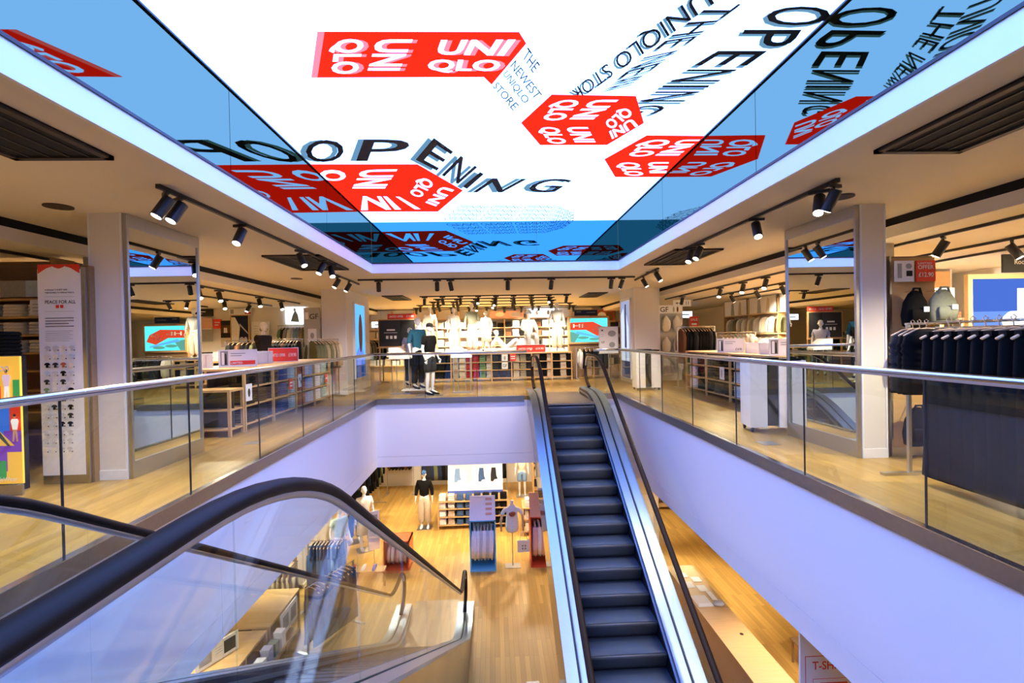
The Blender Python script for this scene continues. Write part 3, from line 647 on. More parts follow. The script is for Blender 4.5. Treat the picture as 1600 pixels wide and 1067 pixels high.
def clothes_rail(label, p0, p1, z, floor=0, m='chrome', base=True):
    p0, p1 = Vector(p0), Vector(p1); d = p1-p0; L = d.length; t = thing('clothes_rail', label, 'clothes rail', (p0.x, p0.y, floor), math.atan2(d.y, d.x)); H = z-floor
    B().tube([(-.03, 0, H-.012), (L+.03, 0, H-.012)], .0115, 8).obj('rail', m, t, True)
    for x in (.0, L):
        B().box(x-.015, x+.015, -.015, .015, .02, H-.02).obj('post', 'satin_steel', t)
        if base: B().box(x-.03, x+.03, -.27, .27, 0, .025).obj('foot', 'satin_steel', t)
    return t
def skin(name, chains, m, parent, sub=1):
    vs = []; rad = []; es = []; idx = {}
    for ch in chains:
        prev = None
        for q in ch:
            key = tuple(round(c, 4) for c in q[:3])
            if key not in idx: idx[key] = len(vs); vs.append(q[:3]); rad.append((q[3], q[4] if len(q) > 4 else q[3]))
            i = idx[key]
            if prev is not None and prev != i: es.append((prev, i))
            prev = i
    me = bpy.data.meshes.new(name); me.from_pydata(vs, es, []); o = bpy.data.objects.new(name, me); COL.objects.link(o)
    o.modifiers.new('s', 'SKIN'); sm = o.modifiers.new('u', 'SUBSURF'); sm.levels = sub; sm.render_levels = sub
    sv = me.skin_vertices[0].data
    for i, r_ in enumerate(rad): sv[i].radius = r_; sv[i].use_root = (i == 0)
    bpy.context.view_layer.update()
    ev = o.evaluated_get(bpy.context.evaluated_depsgraph_get()); nm = bpy.data.meshes.new_from_object(ev)
    bpy.data.objects.remove(o); nm.name = name; nm.materials.clear(); nm.materials.append(M[m])
    nm.polygons.foreach_set('use_smooth', [True]*len(nm.polygons))
    r = bpy.data.objects.new(name, nm); COL.objects.link(r); r.parent = parent; return r
STAND = dict(pel=(0, 0, .97), hipL=(-.09, 0, .91), hipR=(.09, 0, .91), kneeL=(-.10, -.01, .50), kneeR=(.10, -.01, .50), ankL=(-.10, .03, .09), ankR=(.11, .03, .09),
             belly=(0, 0, 1.12), chest=(0, 0, 1.34), neck=(0, .01, 1.52), head=(0, -.01, 1.66), shL=(-.18, 0, 1.44), shR=(.18, 0, 1.44),
             elL=(-.24, .03, 1.16), elR=(.24, .03, 1.16), wrL=(-.26, -.06, .93), wrR=(.26, -.06, .93))
def lerp(a, b, t_): return tuple(x+(y-x)*t_ for x, y in zip(a, b))
def figure(name, label, cat, loc, rz, pose=None, wear=(), m='mannequin_white', scale=1.0, hair=None, face=False, group=None, base=None, bust=False):
    P = dict(STAND); P.update(pose or {}); t = thing(name, label, cat, loc, rz, group); t.scale = (scale,)*3
    torso = [(*P['pel'], .13, .10), (*P['belly'], .115, .09), (*P['chest'], .14, .10), (*lerp(P['chest'], P['neck'], .75), .075, .06), (*P['neck'], .05, .05), (*lerp(P['neck'], P['head'], .6), .047, .05)]
    ch = [torso]
    for s in ('L', 'R'):
        el, wr, sh = P['el'+s], P['wr'+s], P['sh'+s]; d = Vector(wr)-Vector(el); d.normalize(); palm = Vector(wr)+d*.07
        if not bust:
            ch.append([(*P['chest'], .14, .10), (*sh, .052), (*lerp(sh, el, .5), .043), (*el, .036), (*lerp(el, wr, .4), .033), (*wr, .021), (*palm, .034, .016)])
            hip, kn, an = P['hip'+s], P['knee'+s], P['ank'+s]; fd = P.get('toe'+s, (an[0], an[1]-.17, an[2]-.06))
            ch.append([(*P['pel'], .13, .10), (*hip, .085), (*lerp(hip, kn, .5), .072), (*kn, .05), (*lerp(kn, an, .35), .052), (*an, .033), (*lerp(an, fd, .6), .032), (*fd, .026)])
        else: ch.append([(*P['chest'], .14, .10), (*sh, .055), (*lerp(sh, el, .3), .05)])
    body = skin('body', ch, m, t)
    # head with chin, brow, nose and ears in the same mesh
    hx, hy, hz = P['head']; b = B()
    b.ell([(hz-.075, .028, .035, hx, hy-.035), (hz-.055, .05, .062, hx, hy-.02), (hz-.01, .066, .08, hx, hy-.008), (hz+.04, .074, .092, hx, hy), (hz+.085, .07, .09, hx, hy+.004), (hz+.12, .05, .065, hx, hy+.006), (hz+.135, .02, .025, hx, hy+.008)], 18)
    b.ell([(hz-.015, .012, .014, hx, hy-.088), (hz+.0, .013, .022, hx, hy-.086), (hz+.04, .006, .01, hx, hy-.09)], 8)
    for s in (-1, 1): b.ell([(hz-.02, .005, .01, hx+s*.07, hy), (hz+.01, .012, .02, hx+s*.076, hy), (hz+.035, .006, .014, hx+s*.075, hy)], 8)
    if not bust:
        for s in ('L', 'R'):
            el, wr = Vector(P['el'+s]), Vector(P['wr'+s]); d = (wr-el).normalized(); side = Vector((1, 0, 0)) if abs(d.x) < .8 else Vector((0, 1, 0))
            nrm = d.cross(side).normalized(); side = nrm.cross(d).normalized()
            for i, (o_, l_) in enumerate(((-.027, .065), (-.009, .078), (.009, .074), (.026, .058))):
                p = wr+d*.085+nrm*0+side*0+nrm.cross(d)*0+side*0
                p = wr+d*.09+Vector((0, 1, 0)).lerp(side, 0)*0+nrm*o_
                b.tube([p, p+d*l_*.5+side*.004, p+d*l_+side*(-.014 if s == 'L' else .014)*-1], [.009, .0085, .007], 6)
            p = wr+d*.045+nrm*.03; b.tube([p, p+d*.03+nrm*.02, p+d*.06+nrm*.025], [.011, .010, .008], 6)
    b.obj('head', m, body, True).parent = body
    if face:
        for s in (-1, 1): B().ell([(hz+.018, .004, .003, hx+s*.028, hy-.084), (hz+.025, .011, .006, hx+s*.028, hy-.082), (hz+.032, .004, .003, hx+s*.028, hy-.084)], 8).obj('eye', 'ink', t)
        B().ell([(hz-.042, .018, .004, hx, hy-.076), (hz-.036, .022, .008, hx, hy-.076), (hz-.03, .018, .004, hx, hy-.078)], 10).obj('mouth', 'c_peach', t)
    if hair: B().ell([(hz-.03, .045, .04, hx, hy+.06), (hz+.03, .079, .075, hx, hy+.03), (hz+.09, .079, .092, hx, hy+.014), (hz+.13, .055, .07, hx, hy+.01), (hz+.148, .02, .02, hx, hy+.01)], 16).obj('hair', hair, t, True)
    for wname, col_, arg in wear:
        c = col_ if col_ in M else 'c_'+col_
        if wname in ('shirt', 'jacket', 'vest'):
            g = {'shirt': .022, 'jacket': .038, 'vest': .03}[wname]; hem = lerp(P['pel'], P['belly'], -.12 if not bust else .2)
            cc = [[(*hem, .155+g*.4, .115+g*.5), (*P['belly'], .14+g*.5, .105+g*.5), (*P['chest'], .155+g*.5, .112+g*.5), (*lerp(P['chest'], P['neck'], .72), .09, .075), (*lerp(P['chest'], P['neck'], .93), .062, .062)]]
            for s in ('L', 'R'):
                sh, el, wr = P['sh'+s], P['el'+s], P['wr'+s]
                arm = [(*P['chest'], .155+g*.5, .112+g*.5), (*sh, .062+g*.5)]
                if arg > 0: arm.append((*lerp(sh, el, min(1, arg)*.9), .056+g*.4))
                if arg > 1: arm += [(*el, .05+g*.4), (*lerp(el, wr, arg-1), .04+g*.35)]
                cc.append(arm)
            skin(wname, cc, c, t)
        elif wname in ('trousers', 'shorts', 'wide_trousers'):
            g = .045 if wname == 'wide_trousers' else .02
            cc = [[(*lerp(P['pel'], P['belly'], .55), .138, .112), (*P['pel'], .155, .12)]]
            for s in ('L', 'R'):
                hip, kn, an = P['hip'+s], P['knee'+s], P['ank'+s]; leg = [(*P['pel'], .155, .12), (*hip, .098+g*.3)]
                leg += [(*lerp(hip, kn, .55), .085+g)]
                if wname != 'shorts': leg += [(*kn, .066+g), (*lerp(kn, an, .5), .06+g), (*lerp(kn, an, .93), .055+g*1.3)]
                else: leg += [(*lerp(hip, kn, .9), .085+g)]
                cc.append(leg)
            skin('trousers' if wname != 'shorts' else 'shorts', cc, c, t)
        elif wname == 'skirt':
            x, y, z = P['pel']; B().ell([(z+.12, .135, .11, x, y), (z, .17, .13, x, y), (z-.25, .21, .17, x, y), (z-arg, .24, .2, x, y)], 18).obj('skirt', c, t, True)
        elif wname == 'shoes':
            for s in ('L', 'R'):
                an = P['ank'+s]; fd = P.get('toe'+s, (an[0], an[1]-.17, an[2]-.06)); a_, f_ = Vector(an), Vector(fd); b = B()
                dd = (f_-a_); heel = a_+Vector((0, 0, -.045))-dd*.25; b.tube([heel, a_+dd*.25-Vector((0, 0, .03)), a_+dd*.75-Vector((0, 0, .012)), f_+dd*.25], [(.035, .03), (.042, .045), (.045, .03), (.03, .018)], 10)
                b.obj('shoe', c, t, True)
        elif wname == 'cap':
            b = B().ell([(hz+.05, .082, .1, hx, hy), (hz+.1, .08, .098, hx, hy), (hz+.135, .06, .075, hx, hy), (hz+.152, .02, .02, hx, hy)], 18)
            b.prism([(hx-.065, hy-.07), (hx+.065, hy-.07), (hx+.055, hy-.15), (hx+.02, hy-.18), (hx-.02, hy-.18), (hx-.055, hy-.15)], hz+.05, hz+.06, 'z'); b.obj('cap', c, t, True)
        elif wname == 'hat':
            B().ell([(hz+.04, .15, .16, hx, hy), (hz+.05, .15, .16, hx, hy), (hz+.075, .088, .105, hx, hy), (hz+.15, .078, .09, hx, hy), (hz+.156, .03, .03, hx, hy)], 18).obj('hat', c, t, True)
        elif wname == 'bag':
            x, y, z = P['wr'+('R' if arg else 'L')]; b = B().box(x-.13, x+.13, y-.02, y+.02, z-.5, z-.2); b.tube([(x-.08, y, z-.2), (x-.03, y, z-.05), (x+.03, y, z-.05), (x+.08, y, z-.2)], .006, 6); b.obj('bag', c, t)
    if base:
        B().box(-.22, .22, -.2, .2, -.012, 0).obj('base_plate', 'satin_steel', t)
        B().cyl((.12, .08, 0), (.11, .05, .35), .008, 8).obj('support_rod', 'satin_steel', t)
    return t
def folded_mass(name, label, cat, cells, group=None):
    """far stacks nobody could count: one object; cells = (x, y, z, w, d, h, colour)"""
    ms = sorted({c[-1] for c in cells}); b = B(); rng = random.Random(3)
    for x, y, z, w_, d_, h_, c in cells:
        b.mi(ms.index(c)); n = max(2, int(h_/.04)); hh = h_/n
        for i in range(n):
            j = rng.uniform(-.008, .008); b.box(x-w_/2+j, x+w_/2+j, y-d_/2+j, y+d_/2, z+i*hh+.003, z+(i+1)*hh-.003)
    o = b.obj(name, ['c_'+m_ for m_ in ms]); return tag(o, label, cat, group, 'stuff')
# ================================================================ UPPER FLOOR, LEFT BAY
t = shelf_table('display_table', 'long wooden display table with folded clothes behind the left glass balustrade', -5.15, -3.95, 8.0, 12.1, 1.0, (.12, .41, .70), bays=4)
t = shelf_table('display_table', 'low empty wooden shelf unit at the near end of the left display table', -5.15, -3.95, 7.55, 7.97, .71, (.12, .41), face='y', bays=2)
cols = ['black', 'charcoal', 'navy', 'denim', 'mint', 'rust', 'pale_blue', 'white', 'mint']
for r_, z in enumerate((.12, .41, .70)):
    for k in range(9):
        c = cols[k] if not (r_ == 2 and k in (2,)) else 'charcoal'
        y = 8.26+k*.44
        stack(-4.13, y, z, pi/2, 6, c, '%s pile, %s shelf, left display table' % (ORD[k], ['lowest', 'middle', 'top'][r_]), w=.33, d=.3, h=.036)
def price_sign(label, loc, rz, w, h, red=False, price='£19.90', pic=True):
    if red: els = [('t', 'LIMITED OFFER', -w*.44, h*.36, h*.24, w*.5, 'card_white'), ('t', price, w*.17, h*.34, h*.28, w*.27, 'card_white')]
    else: els = [('r', -w*.47, h*.05, -w*.27, h*.95, 'ink_grey'), ('r', -w*.44, h*.1, -w*.37, h*.88, 'card_white'), ('p', [(-w*.36, h*.1), (-w*.3, h*.1), (-w*.31, h*.8), (-w*.35, h*.8)], 'c_charcoal')] + [rule(-w*.2, h*(.78-.14*k), w*(.4-.1*k), 'ink', .008) for k in range(2)]
    if not red and price: els += [('t', price, w*.2, h*.1, h*.2, w*.25, 'ink')]
    return poster('price_sign', label, 'sign', loc, rz, w, h, els, .02, 'sign_red' if red else 'white_board', 'white_plastic', fw=.012)
s = price_sign('white price sign with red strip on the left display table', (-4.42, 8.75, 1.015), .45, .56, .27, price=None)
B().box(-.12, .26, -.013, -.011, .02, .09).obj('red_strip', 'sign_red', s); write('LIMITED', (-.11, -.015, .035), (1, 0, 0), (0, 0, 1), .035, 'card_white', s)
price_sign('red limited offer sign on the left display table', (-4.40, 10.55, 1.015), .4, .55, .27, True)
for i, (x, y) in enumerate(((-4.75, 7.9), (-4.92, 8.5), (-4.75, 9.75), (-4.6, 10.05))):
    t = poster('display_box', 'white open display box on the left table, %s from the near end' % ORD[i], 'display box', (x, y, 1.0 if y > 7.98 else .71), .35, .36, .24 if y > 7.98 else .5, [], .12, 'white_plastic')
    B().tube([(.1, -.07, .02), (.1, -.07, .21), (.14, -.07, .22)], .004, 6).obj('clip', 'satin_steel', t)
figure('mannequin_bust', 'white mannequin bust in dark brown jacket behind the left display table', 'mannequin', (-5.42, 11.9, .1), 1.2, wear=[('jacket', 'charcoal', .5)], bust=True)
_b = [o for o in bpy.data.objects if o.get('category') == 'mannequin'][-1]
B().cyl((0, 0, -.08), (0, 0, 1.0), .02, 8).box(-.2, .2, -.2, .2, -.1, -.08).obj('stand', 'satin_steel', _b)
clothes_rail('clothes rail of dark garments beyond the left display table', (-5.95, 12.9), (-4.9, 12.9), 1.5)
hang((-5.95, 12.9), (-4.9, 12.9), 1.5, ['brown', 'black', 'black', 'brown', 'charcoal', 'black', 'black', 'brown', 'black', 'black', 'black', 'charcoal'], 'dark rail beyond the left table', 'jacket')
clothes_rail('clothes rail of olive shirts beside the far left column', (-4.55, 12.35), (-4.05, 13.05), 1.48)
hang((-4.55, 12.35), (-4.05, 13.05), 1.48, ['olive', 'olive', 'olive', 'khaki', 'olive', 'khaki', 'khaki', 'beige'], 'olive rail by the far left column', 'shirt', sc=1.1)
clothes_rail('clothes rail of olive garments behind the blue light box', (-4.25, 16.2), (-3.75, 16.9), 1.45)
hang((-4.25, 16.2), (-3.75, 16.9), 1.45, ['khaki', 'olive', 'olive', 'black', 'olive', 'black'], 'rail behind the blue light box', 'shirt')
poster('hanging_sign', 'grey panel with GF lettering beside the far left column', 'sign', (-4.72, 13.1, .9), 0, .4, 1.4, [('t', 'GF', -.05, 1.1, .14, None, 'ink'), ('r', -.17, 1.1, -.08, 1.28, 'card_white'), ('r', -.1, .5, .12, .85, 'card_white'), ('c', .01, .67, .05, .08, 'c_grey')], .04, 'grey_panel')
# peace poster
els = [('r', -.205, 1.98, .205, 2.15, 'sign_red'), ('p', [(-.205, 2.055), (-.12, 2.11), (-.06, 2.13), (-.04, 2.118), (0, 2.105), (.04, 2.118), (.06, 2.13), (.12, 2.11), (.205, 2.055), (.205, 1.9), (-.205, 1.9)], 'card_white'),
       ('t', 'A SINGLE T-SHIRT HAS', -.14, 1.885, .014, .22, 'ink'), ('t', 'THE POWER TO SPREAD PEACE.', -.14, 1.855, .014, .29, 'ink'), ('t', 'PEACE FOR ALL', -.14, 1.75, .035, .30, 'ink'),
       ('r', -.035, 1.705, -.003, 1.737, 'sign_red'), ('r', .008, 1.705, .04, 1.737, 'sign_red'), rule(-.14, 1.82, .29, h=.002), rule(-.14, 1.67, .29, h=.002)]
els += [rule(-.14, 1.60-.028*k, .28-.05*(k % 3 == 2), 'ink', .007) for k in range(4)] + [rule(-.14, 1.47-.02*k, .27-.03*(k % 2), h=.003) for k in range(6)]
rng = random.Random(5)
for r_ in range(13):
    for k in range(4):
        x, z = -.12+k*.08, 1.30-r_*.085
        c = rng.choice(['c_black', 'c_pale_grey', 'c_pale_grey', 'c_charcoal', 'c_pale_grey', 'c_cream']); c = 'c_rust' if (r_, k) == (2, 2) else 'c_green' if (r_, k) == (5, 0) else 'c_pale_blue' if (r_, k) in ((1, 3), (3, 0)) else c
        els.append(('p', [(x-.014, z-.03), (x+.014, z-.03), (x+.014, z), (x+.024, z-.008), (x+.03, z+.008), (x+.012, z+.022), (x-.012, z+.022), (x-.03, z+.008), (x-.024, z-.008), (x-.014, z)], c))
        els.append(('r', x+.018, z-.03, x+.03, z-.018, 'ink'))
t = poster('poster_board', 'tall white PEACE FOR ALL poster board with rows of small shirts', 'poster', (-4.405, 5.25, .09), 0, .42, 2.1, els, .03, 'card_white')
B().box(-.21, .27, .02, .22, -.09, 2.14).obj('carcass', 'dark_oak', t); B().box(-.21, .25, -.01, .02, -.09, 0).box(.21, .25, -.012, .02, 0, 2.12).obj('frame', 'satin_steel', t)
# yellow poster table with black pile
t = thing('display_table', 'plinth table carrying the yellow collection poster on the far left', 'display table', (-5.16, 5.0, 0))
B().box(-.66, .50, -.10, .14, 0, 1.33).obj('body', 'black_plastic', t); B().box(-.665, .665, -.12, -.1, 0, .1).obj('plinth', 'satin_steel', t)
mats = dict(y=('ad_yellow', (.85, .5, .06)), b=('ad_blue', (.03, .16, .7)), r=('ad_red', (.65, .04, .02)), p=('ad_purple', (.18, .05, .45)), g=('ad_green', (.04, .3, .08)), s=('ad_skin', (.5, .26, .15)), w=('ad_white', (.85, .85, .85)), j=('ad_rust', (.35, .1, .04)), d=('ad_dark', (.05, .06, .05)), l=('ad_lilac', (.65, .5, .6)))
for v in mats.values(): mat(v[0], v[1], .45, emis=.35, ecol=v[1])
q = {k: v[0] for k, v in mats.items()}
def man(x, z, h, top, leg, spread=.18):
    return [('p', [(x-.07*h, z+.45*h), (x+.07*h, z+.45*h), (x+spread*h, z), (x+spread*h-.06*h, z), (x, z+.36*h), (x-spread*h+.06*h, z), (x-spread*h, z)], leg),
            ('p', [(x-.08*h, z+.43*h), (x+.08*h, z+.43*h), (x+.14*h, z+.74*h), (x+.1*h, z+.82*h), (x-.1*h, z+.82*h), (x-.14*h, z+.74*h)], top), ('c', x, z+.91*h, .05*h, .07*h, q['s']), ('c', x, z+.95*h, .055*h, .05*h, 'ink')]
els = [('r', .35, .42, .655, .72, q['b']), ('r', .5, .3, .66, .5, q['p']), ('r', .1, .34, .5, .7, q['b']), ('r', .28, .78, .45, .95, q['y']), ('r', .56, .5, .66, .75, q['r']), ('r', .48, .45, .5, .78, q['b']), ('r', .38, .12, .53, .42, q['p']), ('r', .4, .05, .52, .22, q['g']),
       ('p', [(.1, .36), (.6, .36), (.45, .52), (.2, .48)], q['y']), ('r', .42, .78, .49, .92, q['r']), ('r', .35, .8, .42, .97, q['w']), ('r', .6, .78, .66, .98, q['g']), ('r', .36, .74, .66, .8, q['w']), ('p', [(.5, .74), (.66, .76), (.62, .83), (.55, .79)], q['r'])]
els += man(.545, .80, .28, q['l'], q['w'], .09)+man(.40, .36, .44, q['j'], q['d'], .38)+man(.615, .40, .26, q['w'], q['s'], .1)+man(.38, .09, .3, q['w'], q['b'], .14)
els += [('t', 'Collection', .2, 1.06, .075, .38, 'card_white'), ('t', 'Spring & Summer', .2, 1.01, .03, .24, 'card_white'), ('t', 'LifeWear', .43, .03, .04, .2, 'card_white')]
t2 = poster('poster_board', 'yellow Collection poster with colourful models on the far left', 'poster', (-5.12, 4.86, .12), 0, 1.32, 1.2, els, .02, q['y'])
for k in range(7): pass
stack(-4.88, 5.03, 1.33, 0, 6, 'black', 'the right pile above the yellow poster', w=.42, d=.22, h=.036)
stack(-5.35, 5.03, 1.33, 0, 6, 'black', 'the second pile above the yellow poster', w=.42, d=.22, h=.036)
# wall shelf behind
t = thing('shelf_unit', 'tall dark shelf unit with cream folded stacks at the far left', 'shelf unit', (-6.35, 6.45, 0))
B().box(-.98, .98, .15, .17, 0, 2.5).obj('back_panel', 'dark_oak', t)
for z in (.35, .62, .88, 1.12, 1.34, 1.56, 1.78, 2.0): B().box(-.98, .98, -.17, .15, z-.022, z).obj('shelf', 'oak', t)
for x in (-.98, 0, .96): B().box(x, x+.02, -.17, .15, 0, 2.5).obj('upright', 'dark_oak', t)
for r_, z in enumerate((1.34, 1.56, 1.78)):
    for k in range(3): stack(-5.55-.3*k, 6.42, z, 0, 4, ['cream', 'pale_grey', 'cream'][(r_+k) % 3], '%s pile, %s row, far left shelf unit' % (ORD[k], ['lower', 'middle', 'upper'][r_]), w=.25, d=.28, h=.036)
poster('shelf_poster', 'colourful picture strip on top of the far left shelf', 'poster', (-6.1, 6.32, 2.02), 0, 1.4, .2, [('r', -.6, 0, -.2, .2, 'c_lilac'), ('r', -.2, 0, .1, .2, 'c_peach'), ('r', .1, 0, .4, .2, 'c_grey'), ('r', .4, 0, .68, .2, 'c_pale_blue')], .02)
poster('shelf_sign', 'small white price card on the far left shelf', 'sign', (-5.5, 6.26, 1.8), 0, .22, .18, [rule(-.08, .12, .15), rule(-.08, .08, .12), rule(-.08, .04, .15)], .01)
# left bay end wall and its pictures
struct('wall_bay_left', B().box(WL, -6.0, 16.3, 16.45, 0, 2.55), 'wall_paint')
def pic(label, x0, z0, x1, z1, els, y=16.24, back='card_white', frame=None): return poster('wall_picture', label, 'picture', ((x0+x1)/2, y, z0), 0, x1-x0, z1-z0, els, .03, back, frame)
pic('wood framed purple photo poster on the left bay wall', -8.38, 1.15, -7.85, 2.3, [('r', -.26, 0, .26, 1.15, 'c_navy'), ('p', [(-.26, .2), (-.05, .3), (.0, .8), (-.15, 1.1), (-.26, 1.1)], 'c_white'), ('c', .05, .35, .08, .12, 'c_lilac'), ('c', .17, .35, .06, .12, 'c_lilac'), ('p', [(0, .9), (.25, .6), (.25, .55), (-.02, .85)], 'c_lilac')], frame='oak')
pic('white header sign with red corner above the purple poster', -8.45, 2.33, -7.75, 2.53, [('r', .15, .02, .34, .08, 'sign_red'), ('r', -.3, .03, -.2, .17, 'c_grey')])
pic('pale poster with two grey shirts on the left bay wall', -7.75, 1.2, -7.2, 2.1, [('c', .1, .65, .13, .09, 'c_grey'), ('c', .12, .22, .12, .08, 'c_grey')]+[rule(-.2, .75-.08*k, .14) for k in range(4)])
pic('bright picture of a green dressed figure at the end of the left bay', -6.68, 2.0, -6.05, 2.54, [('p', [(-.15, .08), (.12, .06), (.08, .3), (.0, .45), (-.08, .3)], 'c_sage'), ('c', -.02, .46, .04, .05, 'c_beige')], back='lit_white')
pic('dark header sign at the left edge of the left bay wall', -9.6, 2.3, -8.95, 2.53, [rule(-.2, .13, .3, 'card_white', .03), rule(-.2, .07, .2, 'card_white', .015)], back='sign_black')
pic('orange and brown photo panel at the left of the left bay wall', -9.3, 1.5, -8.98, 2.25, [('r', -.16, .4, .16, .75, 'c_peach'), ('r', -.16, 0, .16, .38, 'c_grey')])
pic('small red sign on the left bay wall', -8.95, 1.9, -8.7, 2.2, [rule(-.08, .18, .16, 'card_white', .03), rule(-.08, .1, .12, 'card_white', .03)], back='sign_red')
pic('dark photo of a person in a white shirt on the left bay wall', -8.72, 1.3, -8.42, 2.15, [('r', -.15, .45, .15, .7, 'c_brown'), ('p', [(-.06, .46), (.06, .46), (.05, .62), (-.05, .62)], 'c_white'), ('r', -.15, .0, .15, .3, 'c_beige'), ('p', [(-.08, .02), (.08, .02), (.04, .2), (-.04, .2)], 'c_lilac')], back='c_charcoal')
clothes_rail('rail of mixed clothes under the bright picture in the left bay', (-6.75, 15.85), (-5.6, 15.85), 1.95)
hang((-6.75, 15.85), (-5.6, 15.85), 1.93, ['green', 'charcoal', 'grey', 'white', 'pale_blue', 'light_denim', 'light_denim', 'khaki', 'olive', 'brown', 'olive'], 'rail under the bright picture', 'shirt')
clothes_rail('rail of dark jackets deeper in the left bay', (-7.6, 14.4), (-6.4, 14.4), 1.5)
hang((-7.6, 14.4), (-6.4, 14.4), 1.48, ['charcoal', 'black', 'brown', 'black', 'black', 'olive', 'black', 'brown'], 'rail deeper in the left bay', 'jacket')
shelf_table('display_table', 'wooden display table deep in the left bay before the picture wall', -8.9, -7.0, 13.0, 13.8, .95, (.15, .5), face='y', bays=3)
folded_mass('folded_clothes', 'grey and white folded clothes on the deep left bay table', 'folded clothes', [(-8.7+.32*k, 13.2, z, .26, .3, .24, ['grey', 'white', 'beige', 'olive', 'charcoal', 'white'][k]) for k in range(6) for z in (.16, .51, .96)])

# ================================================================ FAR ZONE
els = [('r', -.5, 0, .5, 2.05, 'ad2_blue'), ('r', -.5, 0, .5, .5, 'ad2_deep'), ('p', [(-.5, 0), (.4, 0), (.45, .55), (.15, .85), (-.1, .9), (-.45, .7), (-.5, .4)], 'ad2_shirt'), ('c', .02, 1.25, .2, .55, 'ad2_brown'), ('r', -.5, 0, .5, .35, 'ad2_deep')]
for n_, c_, s_ in (('ad2_blue', (.12, .42, .95), .9), ('ad2_deep', (.02, .06, .25), .8), ('ad2_shirt', (.12, .22, .85), .9), ('ad2_brown', (.09, .04, .03), .8), ('ad3_grey', (.3, .33, .5), .8), ('ad3_light', (.6, .66, .85), .8), ('ad3_dark', (.05, .05, .1), .8),
                   ('tv_cyan', (.1, .75, .85), 1.0), ('tv_red', (.55, .05, .02), 1.0), ('tv_green', (.1, .3, .25), 1.0), ('board_blue', (.06, .14, .55), .8), ('board_light', (.16, .3, .85), .8)): emat(n_, c_, s_)
poster('light_box', 'tall blue light box with dark haired figure on the far left column', 'light box', (-3.83, 14.3, .38), pi/2, 1.1, 2.07, els, .06, 'white_plastic', 'white_plastic', fw=.02)
els = [('r', -.5, 0, .5, 2.3, 'ad3_grey'), ('p', [(-.45, 0), (-.1, 0), (0, 1.2), (-.2, 2.1), (-.5, 1.9)], 'ad3_light'), ('p', [(.1, .2), (.4, .1), (.35, 1.5), (.1, 1.9)], 'ad3_light'), ('p', [(-.1, .9), (.12, .9), (.1, 2.2), (-.05, 2.2)], 'ad3_dark'), ('r', -.5, 0, .5, .5, 'ad3_dark')]
poster('light_box', 'tall grey photo light box on the far right column', 'light box', (4.01, 14.75, .15), -pi/2, 1.0, 2.35, els, .06, 'white_plastic', 'white_plastic', fw=.02)
# display table across the far end
T2 = shelf_table('display_table', 'very long wooden display table across the far end with coloured stacks', -2.75, 2.58, 16.2, 17.3, .92, (.12, .38, .64), face='y', bays=8)
cs = ['green', 'charcoal', 'beige', 'black', 'black', 'black', 'beige', 'cream', 'red', 'red', 'green', 'pale_grey', 'charcoal', 'charcoal', 'charcoal', 'beige', 'khaki', 'charcoal', 'beige', 'black', 'beige', 'black', 'beige', 'black']
folded_mass('folded_clothes', 'rows of coloured folded clothes in the long far display table', 'folded clothes', [(-2.6+.222*k, 16.37, z, .19, .28, .21, c if not (r_ == 2 and k == 11) else 'khaki') for r_, z in enumerate((.125, .385, .645)) for k, c in enumerate(cs)])
W1 = [('shoes', 'black', 0)]
SEAT = dict(pel=(0, 0, .12), hipL=(-.09, 0, .10), hipR=(.09, 0, .10), kneeL=(-.14, -.42, .14), kneeR=(.14, -.42, .12), ankL=(-.14, -.40, -.30), ankR=(.16, -.38, -.32), belly=(0, .02, .27), chest=(0, .0, .50), neck=(0, -.01, .68), head=(0, -.03, .82), shL=(-.18, 0, .60), shR=(.18, 0, .60), elL=(-.25, -.08, .34), elR=(.25, -.08, .34), wrL=(-.16, -.32, .24), wrR=(.2, -.32, .22))
RECL = dict(pel=(0, 0, .12), hipL=(-.08, -.05, .10), hipR=(.08, -.05, .10), kneeL=(-.1, -.42, .42), kneeR=(.1, -.40, .36), ankL=(-.1, -.62, .06), ankR=(.1, -.6, .06), belly=(0, .14, .18), chest=(0, .30, .34), neck=(0, .38, .50), head=(0, .38, .64), shL=(-.17, .33, .45), shR=(.17, .33, .45), elL=(-.26, .48, .25), elR=(.26, .48, .25), wrL=(-.24, .52, .05), wrR=(.24, .52, .05))
figure('mannequin', 'white mannequin in sage open shirt standing centrally on the far table', 'mannequin', (-.72, 16.7, .94), .1, wear=[('shirt', 'sage', 1.2), ('wide_trousers', 'white', 0), ('shoes', 'white', 0)], scale=.93)
figure('mannequin', 'mannequin in grey crop top and cream wide trousers on the far table', 'mannequin', (2.15, 16.65, .93), -.1, wear=[('shirt', 'grey', 1.7), ('wide_trousers', 'cream', 0), ('shoes', 'white', 0)], scale=.93)
figure('mannequin', 'seated mannequin with pale blue hat and beige jacket on the far table', 'mannequin', (1.2, 16.85, 1.38), .25, SEAT, [('jacket', 'cream', 1.6), ('trousers', 'grey', 0), ('hat', 'pale_blue', 0), ('shoes', 'white', 0)])
tag(B().box(.9, 1.5, 16.7, 17.1, .92, 1.40).obj('display_plinth', 'white_plastic'), 'white box seat under the hatted mannequin on the far table', 'plinth')
figure('mannequin', 'reclining mannequin in white with pale jeans on the far table', 'mannequin', (.42, 16.75, .99), 1.35, RECL, [('shirt', 'white', 1.6), ('trousers', 'pale_blue', 0), ('shoes', 'white', 0)], scale=.9)
figure('mannequin', 'white mannequin in white shirt and trousers left on the far table', 'mannequin', (-1.35, 16.9, .93), .3, wear=[('shirt', 'white', 1.7), ('wide_trousers', 'white', 0)], scale=.86)
